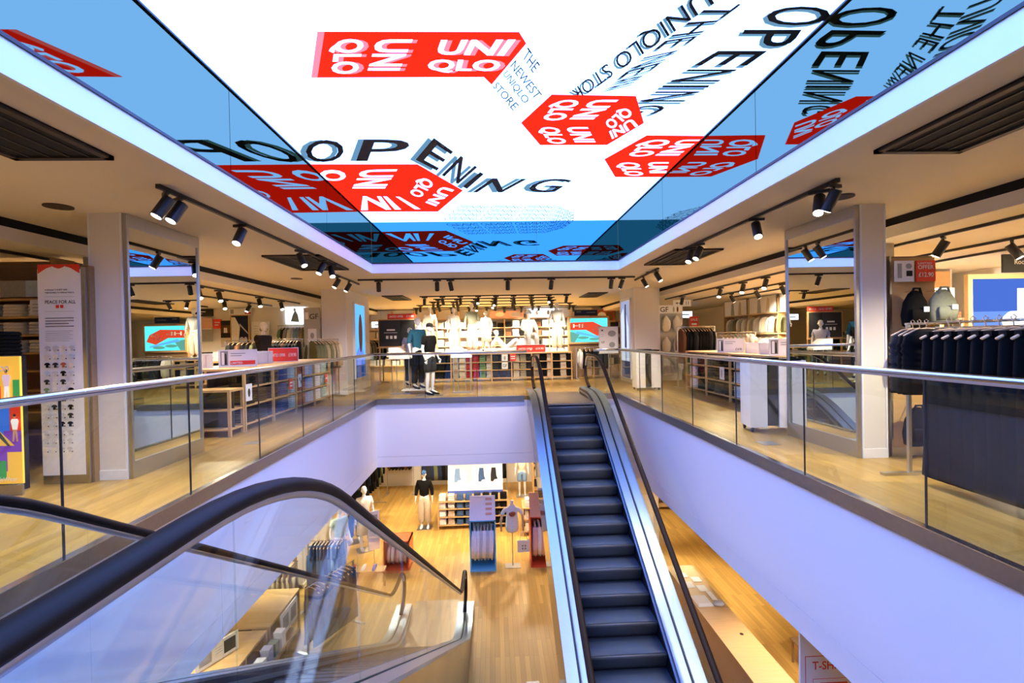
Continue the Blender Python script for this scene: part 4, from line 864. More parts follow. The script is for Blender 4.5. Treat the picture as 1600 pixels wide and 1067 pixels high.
figure('mannequin', 'white mannequin in cream knit at the left end of the far table', 'mannequin', (-2.15, 16.9, .93), 0, wear=[('shirt', 'cream', 1.7), ('trousers', 'beige', 0)], scale=.88)
figure('mannequin', 'small white mannequin in white jacket beside the sage shirted one', 'mannequin', (-.25, 17.05, .93), -.4, wear=[('jacket', 'white', 1.6), ('skirt', 'pale_grey', .5)], scale=.8)
figure('mannequin', 'mannequin in blue shirt and black trousers behind the far balustrade', 'mannequin', (-2.0, 13.1, .13), .75, wear=[('shirt', 'teal', 1.15), ('trousers', 'black', 0), ('shoes', 'black', 0)], scale=1.04)
figure('mannequin', 'mannequin in black cap, black polo and shorts behind the far balustrade', 'mannequin', (-1.62, 12.55, .02), 1.0, wear=[('shirt', 'black', .8), ('shorts', 'charcoal', 0), ('cap', 'charcoal', 0), ('shoes', 'black', 0)], scale=1.0)
t = thing('display_plinth', 'low chrome and glass plinth under the blue shirted mannequin', 'plinth', (-2.0, 13.1, 0))
B().box(-.4, .4, -.25, .25, .10, .12).obj('top', 'white_plastic', t)
for x in (-.37, .37):
    for y in (-.22, .22): B().box(x-.015, x+.015, y-.015, y+.015, 0, .1).obj('leg', 'chrome', t)
tag(B().box(-1.95, -1.3, 12.3, 12.8, 0, .015).obj('base_plate_stand', 'satin_steel'), 'flat steel base under the mannequin with the black cap', 'base plate')
figure('mannequin', 'mannequin in lilac tee beside the dark framed board', 'mannequin', (-2.62, 15.6, 0), .6, wear=[('shirt', 'lilac', .7), ('trousers', 'charcoal', 0), ('shoes', 'black', 0)])
for lab, x in (('slim steel stand with white sloped top left of the mannequins', -2.45), ('slim steel stand with white sloped top right of the mannequins', -.85)):
    t = thing('information_stand', lab, 'stand', (x, 13.05, 0))
    B().prism([(-.27, .92), (.27, .92), (.27, .97), (-.02, 1.22), (-.27, 1.22)], -.14, .14).obj('sloped_top', 'white_plastic', t)
    for sx in (-.22, -.1, .1, .22): B().box(sx-.01, sx+.01, -.01, .01, .03, .92).obj('leg', 'satin_steel', t)
    B().box(-.25, .25, -.12, .12, 0, .03).obj('base', 'satin_steel', t)
t = poster('display_board', 'oak framed black board with white print at the far left', 'board', (-3.1, 16.1, 1.22), 0, 1.15, .84, [rule(-.33, .5, .26, 'card_white', .05)]+[('r', -.36+.13*k, .24, -.28+.13*k, .34, 'card_white') for k in range(3)]+[rule(-.42, .43, .42, 'card_white', .012), ('r', .1, .05, .55, .8, 'c_charcoal')], .05, 'sign_black', 'oak')
B().box(-.6, -.55, -.02, .02, -1.22, 0).box(.55, .6, -.02, .02, -1.22, 0).obj('post', 'oak', t); B().box(-.62, .62, -.2, .02, -.06, -.03).obj('ledge', 'oak', t)
poster('hanging_sign', 'red limited offer sign above the black framed board', 'sign', (-2.95, 16.1, 2.09), 0, .9, .17, [('t', 'LIMITED OFFER', -.4, .05, .07, .45, 'card_white'), ('t', '£19.90', .15, .05, .07, .24, 'card_white')], .02, 'sign_red')
price_sign('red limited offer sign on the far table right of centre', (1.22, 16.24, .93), 0, .95, .24, True)
poster('shelf_sign', 'white square GF card on the far display table', 'sign', (.35, 16.17, .4), 0, .2, .22, [('t', 'GF', -.07, .06, .1, .14, 'ink')], .01)
poster('shelf_sign', 'small red card on the far display table beside a white card', 'sign', (.62, 16.17, .66), 0, .2, .22, [rule(-.07, .13, .14, 'card_white', .03), rule(-.07, .06, .14, 'card_white', .03)], .01, 'sign_red')
poster('shelf_sign', 'small white card with figure above the GF card', 'sign', (.35, 16.17, .66), 0, .2, .22, [('c', 0, .1, .03, .07, 'c_grey')], .01)
poster('shelf_sign', 'white header strip along the middle of the far table top', 'sign', (.15, 16.28, .93), 0, 1.2, .16, [('c', -.5, .08, .02, .05, 'ink'), rule(-.2, .07, .4)], .02)
# tv stand
t = poster('television', 'oak framed television showing cyan and red graphics at the far right', 'television', (3.3, 17.0, 1.22), 0, 1.3, .82, [('p', [(-.65, .66), (-.6, .68), (.15, .7), (.5, .52), (.6, .3), (.3, .2), (-.1, .42), (-.65, .42)], 'tv_red'), ('p', [(-.65, .0), (-.5, .0), (-.3, .3), (-.65, .36)], 'tv_green'), ('p', [(-.5, .3), (.5, .1), (.5, .15), (-.4, .38)], 'ad2_blue'),
    ('t', 'UNI', .2, .46, .1, .25, 'card_white'), ('t', 'QLO', .12, .34, .1, .25, 'card_white'), ('t', 'HI-', -.55, .5, .13, .5, 'card_white'), ('c', -.2, .15, .2, .05, 'tv_green'), ('c', .2, .1, .2, .05, 'tv_green')], .05, 'tv_cyan', 'oak', fw=.06)
B().box(-.7, .7, .03, .3, -1.22, .9).obj('cabinet', 'dark_oak', t)
poster('hanging_sign', 'dark blue sign above the far right television', 'sign', (3.2, 16.95, 2.13), 0, .8, .2, [rule(-.33, .12, .16, 'ink_grey', .03), rule(.02, .1, .3, 'ink_grey', .02)], .02, 'c_navy')
poster('poster_stand', 'white poster on a stand beside the television with two grey pictures', 'poster', (3.4, 14.5, .9), 0, .56, .78, [('t', 'GF', -.22, .3, .06, None, 'ink'), ('t', 'M', -.22, .65, .06, None, 'ink'), ('c', .1, .58, .12, .09, 'c_grey'), ('c', .1, .25, .09, .08, 'c_grey')]+[rule(-.22, .55-.05*k, .07) for k in range(2)], .02, 'card_white', 'satin_steel', stand=.9, fw=.012)
clothes_rail('rail of dark bags and jackets beneath the television', (2.75, 16.4), (3.9, 16.4), 1.05)
hang((2.75, 16.4), (3.9, 16.4), 1.03, ['white', 'black', 'black', 'black', 'black', 'black', 'black'], 'low rail beneath the television', 'jacket')
# far wall shelving, brightly lit
t = thing('clothes_shelving', 'wide wooden wall shelving full of clothes behind the far mannequins', 'shelving', (0, 22.0, 0))
B().box(-5.5, 5.5, .4, .45, 0, 2.75).obj('back_panel', 'white_paint', t)
for z in (.3, .7, 1.1, 1.5, 1.9, 2.3): B().box(-5.5, 5.5, 0, .4, z-.03, z).obj('shelf', 'oak', t)
for k in range(12): B().box(-5.5+k*1-.015, -5.5+k*1+.015, 0, .4, 0, 2.7).obj('upright', 'oak', t)
rng = random.Random(11); cells = []
for r_, z in enumerate((.3, .7, 1.1, 1.5, 1.9)):
    for k in range(33):
        x = -5.35+k*.334
        c = rng.choice(['white', 'white', 'cream', 'pale_grey', 'beige', 'pale_blue']) if not (1 <= x <= 2.2 or -.1 < x < .9) else rng.choice(['black', 'charcoal', 'brown', 'black'])
        cells.append((x, 22.2, z+.002, .27, .28, rng.choice([.2, .26, .3]), c))
folded_mass('folded_clothes', 'stacks of pale and dark clothes in the far wall shelving', 'folded clothes', cells)
poster('wall_picture', 'wide pinkish header picture above the far wall shelving', 'picture', (.6, 21.95, 2.32), 0, 1.5, .3, [('c', -.3, .15, .2, .1, 'c_white'), ('r', .2, .05, .6, .25, 'c_lilac')], .02, 'c_pink')
pic('bright white lit picture high behind the seated mannequin', 1.6, 2.32, 2.9, 2.7, [('c', -.3, .2, .06, .1, 'c_grey'), ('c', .2, .2, .07, .1, 'c_grey')], y=21.9, back='lit_white')
pic('red and brown photo poster high at the far right', 4.3, 1.9, 5.4, 2.6, [('r', -.5, .0, .5, .2, 'c_beige'), ('c', .0, .4, .2, .2, 'c_white'), ('r', .2, .2, .5, .6, 'c_brown')], y=21.9, back='c_rust')
shelf_table('shelf_unit', 'tall dark shelf unit behind the white poster stand', 4.15, 5.0, 19.2, 19.6, 2.0, (.3, .7, 1.1, 1.5), face='y', bays=2, m='dark_oak')
folded_mass('folded_clothes', 'dark clothes on the tall shelf unit at the far right', 'folded clothes', [(4.35+.25*k, 19.3, z, .2, .18, .25, ['black', 'beige', 'charcoal'][k]) for k in range(3) for z in (.31, .71, 1.11, 1.51)])
figure('person', 'person in white shirt and dark trousers beyond the far right column', 'person', (5.55, 20.4, 0), .2, dict(wrL=(-.2, -.25, 1.12), wrR=(.2, -.25, 1.12), elL=(-.24, .0, 1.15), elR=(.24, .0, 1.15)), [('shirt', 'white', 1.8), ('trousers', 'black', 0), ('shoes', 'black', 0)], m='skin', hair='hair_dark', face=True, scale=.98)

# ================================================================ RIGHT BAY
t = shelf_table('display_table', 'long wooden display table with folded clothes behind the right glass balustrade', 4.8, 5.95, 7.6, 12.2, 1.0, (.12, .41, .70), bays=4)
rc = {0: ['rust', 'white', 'white', 'pale_blue', 'pale_blue', 'black', 'charcoal', 'black', 'black', 'white'], 1: ['charcoal', 'rust', 'white', 'pale_blue', 'pale_blue', 'black', 'black', 'charcoal', 'black', 'white'], 2: ['white', 'olive', 'white', 'pale_blue', 'pale_blue', 'black', 'black', 'charcoal', 'black', 'cream']}
for r_, z in enumerate((.12, .41, .70)):
    for k in range(10): stack(4.98, 7.86+k*.445, z, pi/2, 5, rc[r_][k], '%s pile, %s shelf, right display table' % (ORD[k], ['lowest', 'middle', 'top'][r_]), w=.33, d=.3, h=.042)
price_sign('white price sign on the near part of the right display table', (5.1, 8.35, 1.015), -.35, .58, .27, price='£14.90')
price_sign('white price sign on the far part of the right display table', (5.05, 10.35, 1.015), -.35, .5, .27, price='£14.90')
for i, (x, y) in enumerate(((5.15, 9.0), (5.2, 9.6), (5.3, 7.8))):
    t = poster('display_box', 'white open display box on the right table, %s one' % ORD[i], 'display box', (x, y, 1.0), -.3, .36, .22, [], .12, 'white_plastic'); B().tube([(.1, -.07, .02), (.1, -.07, .21), (.14, -.07, .22)], .004, 6).obj('clip', 'satin_steel', t)
poster('shelf_sign', 'small white card on the middle shelf of the right display table', 'sign', (4.79, 10.2, .44), -pi/2, .2, .26, [('c', 0, .13, .03, .09, 'c_grey')], .01)
poster('shelf_sign', 'small white card on the upper shelf of the left display table', 'sign', (-3.94, 8.1, .48), pi/2, .2, .27, [('c', 0, .13, .04, .07, 'c_charcoal')], .01)
poster('shelf_sign', 'small white card in the middle of the left display table', 'sign', (-3.94, 10.2, .5), pi/2, .18, .26, [('c', -.03, .16, .02, .04, 'c_charcoal'), ('c', .03, .1, .02, .04, 'c_charcoal')], .01)
poster('shelf_sign', 'small red card in the middle of the left display table', 'sign', (-3.94, 9.75, .5), pi/2, .18, .2, [rule(-.06, .11, .12, 'card_white', .03), rule(-.06, .05, .12, 'card_white', .03)], .01, 'sign_red')
poster('shelf_sign', 'red card at the far end of the left display table', 'sign', (-3.94, 11.75, .45), pi/2, .18, .2, [rule(-.06, .08, .12, 'card_white', .04)], .01, 'sign_red')
def trolley(label, x, y, rz):
    t = thing('display_trolley', label, 'trolley', (x, y, 0), rz)
    for s in (-1, 1): B().box(*sorted((s*.08, s*.31)), -.2, .2, .07, 1.0).obj('cabinet', 'white_plastic', t)
    B().box(-.08, .08, -.17, .17, .09, 1.0).obj('centre_panel', 'sign_black', t)
    b = B().box(-.24, .3, -.19, .19, 1.0, 1.03).box(-.2, .1, -.15, .15, 1.03, 1.05); b.obj('top_pad', 'c_black', t)
    for a in (-.27, .27):
        for c in (-.16, .16): B().cyl((a-.012, c, .033), (a+.012, c, .033), .032, 12).cyl((a, c, .05), (a, c, .075), .01, 6).obj('castor', 'black_plastic', t, True)
trolley('white display trolley with black top beside the near right mirror', 3.93, 6.95, -.15)
trolley('white display trolley with black top beside the far right column', 3.92, 12.6, 0)
clothes_rail('rail of long black jackets beyond the right display table', (4.85, 12.85), (5.85, 12.85), 1.62)
hang((4.85, 12.85), (5.85, 12.85), 1.6, [('coat', 'brown')]+[('coat', c) for c in ('black', 'black', 'black', 'charcoal', 'black', 'black', 'black', 'black', 'charcoal', 'black')], 'black coat rail beyond the right table', 'coat')
clothes_rail('rail of white tops beyond the black coats', (6.1, 13.3), (7.2, 13.3), 1.45)
hang((6.1, 13.3), (7.2, 13.3), 1.43, ['white', 'white', 'cream', 'white', 'mint', 'white', 'cream', 'white', 'beige'], 'white rail beyond the black coats', 'shirt')
t = poster('display_board', 'grey GF board with pale bust forms right of the far column', 'board', (5.45, 15.0, .35), 0, .75, 1.97, [('r', -.37, 1.72, .37, 1.97, 'card_white'), ('t', 'GF', -.32, 1.76, .16, None, 'ink'), ('c', .1, 1.84, .03, .09, 'c_grey'), ('c', .22, 1.84, .03, .09, 'c_brown')], .05, 'grey_panel')
B().box(-.35, .35, 0, .2, -.35, 0).obj('base', 'grey_panel', t)
for i, (x, z) in enumerate(((5.26, 1.5), (5.6, 1.5), (5.26, .85), (5.6, .85))):
    o = B().ell([(0, .06, .04, 0, 0), (.1, .12, .07, 0, -.02), (.25, .135, .1, 0, -.03), (.33, .13, .09, 0, -.02), (.45, .06, .05, 0, 0), (.5, .03, .03, 0, 0)], 16).obj('bust_form', 'c_cream', None, True); o.location = (x, 14.86, z)
    tag(o, 'pale bust form at the %s of the grey GF board' % ['upper left', 'upper right', 'lower left', 'lower right'][i], 'bust form', 'bust forms on the grey board')
    B().cyl((0, 0, .25), (0, .125, .25), .01, 6).obj('bracket', 'satin_steel', o)
t = poster('hanging_sign', 'white arrow sign hanging from the right bay ceiling', 'sign', (5.8, 14.95, 2.27), 0, .55, .2, [('t', '11', .12, .06, .1, None, 'ink'), rule(-.18, .1, .15, 'ink', .012), ('p', [(-.2, .106), (-.14, .14), (-.14, .07)], 'ink')], .02)
B().cyl((0, 0, .2), (0, 0, .28), .006, 6).obj('hanger_rod', 'satin_steel', t)
t = poster('hanging_sign', 'glowing pale blue sign hanging deep in the right bay', 'sign', (7.2, 18.5, 2.05), 0, .72, .24, [rule(-.25, .1, .5, 'sign_blue', .04)], .04, 'lit_white'); B().cyl((0, 0, .24), (0, 0, .5), .006, 6).obj('hanger_rod', 'satin_steel', t)
t = poster('hanging_sign', 'glowing pale blue sign at the far left behind the light box', 'sign', (-4.6, 20.5, 1.95), 0, .75, .24, [rule(-.25, .1, .5, 'sign_blue', .04)], .04, 'lit_white'); B().cyl((0, 0, .24), (0, 0, .84), .006, 6).obj('hanger_rod', 'satin_steel', t)
t = poster('hanging_sign', 'red SALE sign hanging deep in the right bay', 'sign', (7.43, 18.0, 1.68), 0, .34, .4, [('t', 'SALE', -.13, .23, .1, .26, 'card_white'), rule(-.1, .08, .2, 'card_white', .07)], .02, 'sign_red', stand=1.68)
# right wall shelving
t = thing('clothes_shelving', 'bright wall shelving with hanging clothes along the right bay', 'shelving', (8.3, 13.2, 0))
B().box(.36, .4, -4.2, 4.2, 0, 2.54).obj('back_panel', 'white_paint', t)
for z in (.5, 1.4, 2.02): B().box(-.05, .36, -4.2, 4.2, z-.03, z).obj('shelf', 'oak', t)
for k in range(6): B().box(-.02, .36, -4.2+k*1.68-.015, -4.2+k*1.68+.015, 0, 2.5).obj('upright', 'oak', t)
for z in (1.94, 1.31): B().tube([(.1, -4.2, z), (.1, 4.2, z)], .012, 8).obj('rail', 'chrome', t, True)
pal1 = ['white', 'cream', 'white', 'white', 'cream', 'beige', 'white', 'white', 'peach', 'peach', 'white', 'olive', 'olive', 'khaki', 'white', 'cream', 'white', 'cream', 'white', 'white', 'sage', 'white']
pal2 = ['cream', 'cream', 'white', 'beige', 'white', 'white', 'cream', 'mint', 'cream', 'beige', 'navy', 'brown', 'white', 'cream', 'white', 'cream', 'white', 'cream', 'white', 'cream', 'white', 'cream']
hang((8.4, 9.2), (8.4, 17.3), 1.94, pal1, 'upper rail of the right wall', 'shirt', sc=.78); hang((8.4, 9.2), (8.4, 17.3), 1.31, pal2, 'lower rail of the right wall', 'shirt', sc=.95)
for i, (y, c, c2) in enumerate(((9.8, 'c_white', 'c_lilac'), (11.5, 'c_white', 'c_peach'), (13.2, 'c_white', 'c_light_denim'), (14.9, 'c_white', 'c_grey'), (16.6, 'c_white', 'c_sage'))):
    poster('shelf_poster', 'white fashion picture on top of the right wall shelving, %s from the near end' % ORD[i], 'picture', (8.3, y, 2.03), -pi/2, 1.5, .5, [('p', [(-.3, 0), (-.05, 0), (-.1, .4), (-.25, .4)], c2), ('p', [(.2, 0), (.42, 0), (.4, .4), (.3, .45)], 'c_blue' if i == 0 else 'c_beige'), ('c', -.17, .43, .04, .05, 'c_peach')], .02, 'card_white')
# bag board
t = poster('display_board', 'pale oak board with hooks and hanging bags beside the right column', 'board', (4.66, 5.3, .1), 0, .5, 2.1, [], .03, 'oak')
B().box(-.28, .25, .016, .3, -.1, 2.12).obj('carcass', 'dark_oak', t); B().box(-.27, -.25, -.02, .016, -.1, 2.12).obj('edge_profile', 'satin_steel', t); B().box(-.25, .25, -.02, .016, -.1, 0).obj('plinth', 'satin_steel', t)
for x in (-.1, .15):
    for z in (.45, 1.2, 1.72): B().tube([(x, -.015, z), (x, -.16, z), (x, -.17, z+.02)], .005, 6).obj('hook', 'chrome', t, True)
poster('shelf_sign', 'white card with clothing photos at the top of the bag board', 'sign', (4.52, 5.24, 1.93), 0, .22, .23, [('r', -.08, .04, -.03, .2, 'c_grey'), ('c', .05, .17, .035, .03, 'c_grey'), ('r', .02, .06, .09, .12, 'c_charcoal')], .01)
poster('shelf_sign', 'red limited offer card at the top of the bag board', 'sign', (4.765, 5.24, 1.93), 0, .22, .23, [('t', 'LIMITED', -.09, .19, .02, .16, 'card_white'), ('t', 'OFFER', -.09, .135, .045, .18, 'card_white'), ('t', '£12.90', -.085, .05, .05, .17, 'card_white')], .01, 'sign_red')
def bag(label, x, y, z, w_, h_, c, cat='bag'):
    t = thing('hanging_bag', label, cat, (x, y, z)); b = B()
    b.ell([(0, w_*.3, .03, 0, 0), (h_*.06, w_*.46, .06, 0, 0), (h_*.35, w_*.5, .075, .0, 0), (h_*.7, w_*.42, .06, 0, 0), (h_*.92, w_*.24, .04, 0, 0), (h_, w_*.12, .02, 0, 0)], 16); b.obj('body', 'c_'+c, t, True)
    B().tube([(-w_*.2, -.02, h_*.85), (-w_*.12, -.03, h_*1.06), (w_*.1, -.03, h_*1.06), (w_*.2, -.02, h_*.85)], .012, 8).obj('strap', 'c_'+c, t, True)
    b = B(); b.ell([(h_*.15, w_*.3, .012, 0, -.068), (h_*.4, w_*.34, .02, 0, -.07), (h_*.5, w_*.3, .01, 0, -.068)], 12); b.obj('pocket', 'c_'+c, t, True)
    B().box(w_*.05, w_*.25, -.098, -.09, h_*.42, h_*.56).obj('price_tag', 'card_white', t)
bag('black backpack hanging high on the bag board', 4.55, 5.14, 1.42, .3, .4, 'black'); bag('pale grey soft bag hanging high on the right of the bag board', 4.86, 5.14, 1.45, .34, .38, 'sage')
bag('black bag hanging low on the bag board', 4.56, 5.14, .14, .32, .42, 'black'); bag('cream round bag hanging low on the right of the bag board', 4.84, 5.10, .12, .3, .42, 'cream')
bag('black bag hanging in the middle of the bag board', 4.5, 5.14, .92, .28, .34, 'black')
# near rack with vest and dark trousers
t = clothes_rail('chrome clothes rail of black garments nearest on the right', (4.0, 4.6), (3.92, 2.2), 1.47); 
B().tube([(-.03, .09, 1.41), (2.42, .09, 1.41)], .0115, 8).obj('rail', 'chrome', t, True)
hang((4.0, 4.62), (3.98, 4.3), 1.46, [('vest', 'charcoal'), ('vest', 'black'), ('vest', 'black')], 'near end of the closest right rail', 'vest', s0=.04)
hang((3.98, 4.22), (3.92, 2.3), 1.46, [('trousers', 'black')]*17, 'closest right rail', 'trousers', s0=.02, sc=1.22)
# blue board deep right
t = poster('display_board', 'oak framed blue board at the right edge behind the black clothes', 'board', (7.75, 7.0, 1.15), 0, 1.4, .98, [('r', -.7, 0, .7, .5, 'board_light'), ('c', .25, .35, .5, .22, 'lit_white'), ('r', -.7, .5, .7, .98, 'board_blue')], .05, 'board_blue', 'oak', fw=.07)
B().box(-.76, -.7, -.02, .05, -1.15, 0).box(.7, .76, -.02, .05, -1.15, 0).obj('post', 'oak', t)
poster('shelf_sign', 'white price card in front of the blue board', 'sign', (7.85, 6.9, 1.62), 0, .36, .36, [('c', -.08, .26, .05, .07, 'c_grey'), ('c', .09, .26, .05, .07, 'c_grey')]+[rule(-.14, .12-.03*k, .28, h=.008) for k in range(3)], .01, stand=1.62)
poster('hanging_sign', 'black header sign above the blue board at the right edge', 'sign', (7.95, 6.98, 2.22), 0, .85, .27, [('t', 'Room', -.25, .12, .07, None, 'c_beige')], .03, 'sign_black')
t = shelf_table('shelf_unit', 'white stocked shelf unit between bag board and blue board', 7.45, 8.25, 8.3, 8.7, 1.6, (.4, .8, 1.2), face='y', bays=2)
folded_mass('folded_clothes', 'white and red folded towels on the shelf left of the blue board', 'folded clothes', [(7.6+.25*k, 8.42, z, .22, .2, .1, ['white', 'white', 'rust'][k]) for k in range(3) for z in (.41, .81, 1.21, 1.61)])
poster('shelf_poster', 'photo of a figure in green above white shelf signs on the right', 'picture', (7.85, 8.4, 1.715), 0, .62, .42, [('p', [(.0, .02), (.22, .02), (.2, .2), (.1, .26), (.05, .15)], 'c_mint'), ('c', .13, .3, .04, .05, 'c_brown')], .02, 'c_pale_grey')
pic('red and brown sale picture beyond the white tops rail', 6.0, 1.3, 6.4, 1.7, [], y=17.8, back='c_rust')
# floor sockets
for lab, x, y, z in (('small floor hatch on the left aisle near the void', -3.4, 7.1, 0), ('small floor hatch on the right aisle near the trolley', 3.45, 6.1, 0), ('small steel floor plate on the lower level', .55, 8.3, LF)):
    tag(B().box(x-.11, x+.11, y-.11, y+.11, z, z+.004).obj('floor_hatch', 'satin_steel'), lab, 'floor hatch')
# ================================================================ LOWER LEVEL
L = LF
figure('mannequin', 'lower level mannequin in blue cap, black jacket and beige trousers', 'mannequin', (-2.28, 15.6, L+.01), .0, wear=[('jacket', 'black', 1.7), ('wide_trousers', 'beige', 0), ('cap', 'denim', 0), ('shoes', 'white', 0)], m='skin' if 0 else 'mannequin_white', base=1)
shelf_table('display_table', 'lower level oak table of folded jeans under the white jeans board', -1.85, .35, 15.35, 16.3, .88, (.14, .39, .64), z0=L, face='y', bays=2)
jc = ['white', 'pale_grey', 'denim', 'denim', 'navy', 'black', 'black', 'black']
for r_, z in enumerate((.14, .39, .64, .88)):
    for k in range(8): stack(-1.7+.272*k, 15.52, L+z, 0, 4, ['white', 'beige', 'denim', 'denim', 'navy', 'navy', 'black', 'black'][k] if r_ < 2 else jc[k], '%s pile, %s, lower jeans table' % (ORD[k], ['lowest shelf', 'middle shelf', 'upper shelf', 'table top'][r_]), w=.21, d=.26, h=.042, noun='jeans', name='folded_jeans', cat='folded jeans')
def jean(x, z, c, s=1): return ('p', [(x-.07*s, z+.38*s), (x+.07*s, z+.38*s), (x+.09*s, z+.12*s), (x+.13*s, z+.02*s), (x+.02*s, z), (x-.02*s, z-.06*s), (x-.1*s, z-.05*s), (x-.1*s, z+.15*s)], c)
poster('display_board', 'white board with four pairs of jeans above the lower jeans table', 'board', (-.69, 16.0, L+.9), 0, 1.78, .95, [('r', -.89, 0, .89, .1, 'sign_blue'), jean(-.58, .42, 'c_light_denim'), jean(-.2, .42, 'c_pale_blue'), jean(.2, .42, 'c_denim'), jean(.6, .42, 'c_charcoal')], .03, 'card_white', tilt=-.28)
# blue and red cube racks
def cube_rack(label, x, y, mname, col_, items, sgn, where, rz=0, h_=1.3):
    mat(mname, col_, .4)
    t = thing('cube_rack', label, 'display rack', (x, y, L), rz); w_, d_ = .33, .3
    for sx in (-1, 1): B().box(*sorted((sx*w_, sx*(w_-.03))), -d_, d_, .03, h_).obj('side_frame', mname, t)
    B().box(-w_, w_, -d_, d_, 0, .05).obj('base', mname, t); B().box(-w_, w_, -d_, d_, h_-.03, h_).obj('top', mname, t); B().box(-w_, w_, d_-.02, d_, .05, h_).obj('back_panel', 'white_board', t)
    B().tube([(-w_+.03, 0, h_-.08), (w_-.03, 0, h_-.08)], .01, 8).obj('rail', 'chrome', t, True)
    if h_ > 1: s = B().add([(-w_, -.3, h_), (w_, -.3, h_), (w_, .12, h_+.5), (-w_, .12, h_+.5), (-w_, -.28, h_), (w_, -.28, h_), (w_, .14, h_+.5), (-w_, .14, h_+.5)], [(0, 1, 2, 3), (4, 7, 6, 5), (0, 4, 5, 1), (2, 6, 7, 3), (1, 5, 6, 2), (0, 3, 7, 4)]); s.obj('header_board', 'c_peach' if 'red' in mname else 'white_board', t)
    e = B()
    for k in range(4): e.add([(.05, -.305+.42*f, h_+.5*f+.004) for f in ()] or [(.08, -.3+.42*(.2+.2*k)-.004, h_+.5*(.2+.2*k)+.004), (.24, -.3+.42*(.2+.2*k)-.004, h_+.5*(.2+.2*k)+.004), (.24, -.3+.42*(.3+.2*k)-.004, h_+.5*(.3+.2*k)+.004), (.08, -.3+.42*(.3+.2*k)-.004, h_+.5*(.3+.2*k)+.004)], [(0, 1, 2, 3)])
    if h_ > 1: e.obj('print', 'c_peach', t)
    c, s_ = cos(rz), sin(rz)
    hang((x-.28*c, y-.28*s_), (x+.28*c, y+.28*s_), L+h_-.09, items, where, 'shirt', s0=.02, sc=1.35 if h_ > 1 else .8)
cube_rack('light blue cube rack of white tees on the lower level', -.38, 12.8, 'rack_blue', (.16, .58, .85), ['white', 'white', 'pale_grey', 'white', 'pale_grey', 'white'], 1, 'light blue cube rack')
cube_rack('red cube rack of pink and white tops beside the escalator', 1.17, 12.9, 'rack_red', (.7, .08, .03), ['pink', 'white', 'pink', 'white', 'peach'], 1, 'red cube rack by the escalator')
cube_rack('orange cube rack of pale tops seen beyond the down escalator', -2.6, 13.05, 'rack_orange', (.75, .16, .04), ['peach', 'cream', 'peach', 'cream', 'beige'], 1, 'orange cube rack', h_=.75)
t = thing('bust_stand', 'white tee with orange print on a stand beside the blue rack', 'display stand', (.38, 12.75, L))
skin('tee_shirt', [[(0, 0, .84, .2, .11), (0, 0, 1.05, .185, .105), (0, 0, 1.25, .17, .1), (0, 0, 1.45, .17, .1), (0, 0, 1.58, .08, .07), (0, 0, 1.62, .06, .06)], [(0, 0, 1.45, .17, .1), (-.2, 0, 1.46, .06), (-.27, -.02, 1.32, .06)], [(0, 0, 1.45, .17, .1), (.2, 0, 1.46, .06), (.27, -.02, 1.32, .06)]], 'c_white', t)
B().tube([(0, 0, 1.6), (0, 0, 1.7)], [.05, .045], 12).obj('neck', 'mannequin_white', t, True)
for s in (-1, 1): B().tube([(s*.26, -.02, 1.36), (s*.29, -.04, 1.15), (s*.28, -.12, .95)], [.035, .03, .022], 10).obj('arm', 'oak', t, True)
B().ell([(1.33, .04, .012, 0, -.125), (1.37, .08, .015, 0, -.13), (1.42, .09, .014, .01, -.13), (1.45, .04, .01, .02, -.125)], 12).obj('orange_print', 'c_rust', t, True)
B().cyl((0, 0, .01), (0, 0, 1.1), .012, 8).obj('pole', 'satin_steel', t); B().box(-.2, .2, -.14, .14, 0, .012).obj('base', 'satin_steel', t)
t = thing('tote_bag', 'cream tote bag hanging from the arm of the white tee stand', 'bag', (.66, 12.6, L+.42))
B().box(-.16, .16, -.02, .02, 0, .3).obj('body', 'c_cream', t); B().tube([(-.1, 0, .3), (-.05, 0, .5), (.0, 0, .53), (.05, 0, .5), (.1, 0, .3)], .008, 6).obj('handle', 'c_cream', t, True); pb = B()
for a_ in (-.05, .02):
    for b_ in (.07, .14): pb.box(a_, a_+.045, -.0225, -.021, b_, b_+.045)
pb.obj('print', 'ink_grey', t)
figure('mannequin', 'lower level mannequin in denim shorts near the cream bag shelf', 'mannequin', (.95, 18.4, L+.01), 0, wear=[('shirt', 'cream', 1.2), ('shorts', 'light_denim', 0)], base=1, scale=.95)
shelf_table('shelf_unit', 'pale shelf unit with a cream bag at the lower far right', 1.35, 2.3, 18.2, 18.8, 1.7, (.3, .7, 1.15), z0=L, face='y', bays=1, m='wall_paint' if 0 else 'oak')
bag('large cream bag on the lower far shelf', 1.6, 18.3, L+.72, .4, .4, 'cream')
# mid right of escalator: tables reflected
shelf_table('display_table', 'lower level table of denim stacks right of the blue rack', .75, 2.6, 14.6, 15.4, .85, (.15, .5), z0=L, face='y', bays=2)
folded_mass('folded_clothes', 'denim and white stacks on the table behind the red rack', 'folded clothes', [(.95+.27*k, 14.78, L+z, .22, .28, .24, ['white', 'denim', 'white', 'navy', 'white', 'black'][k]) for k in range(6) for z in (.155, .505, .855)])
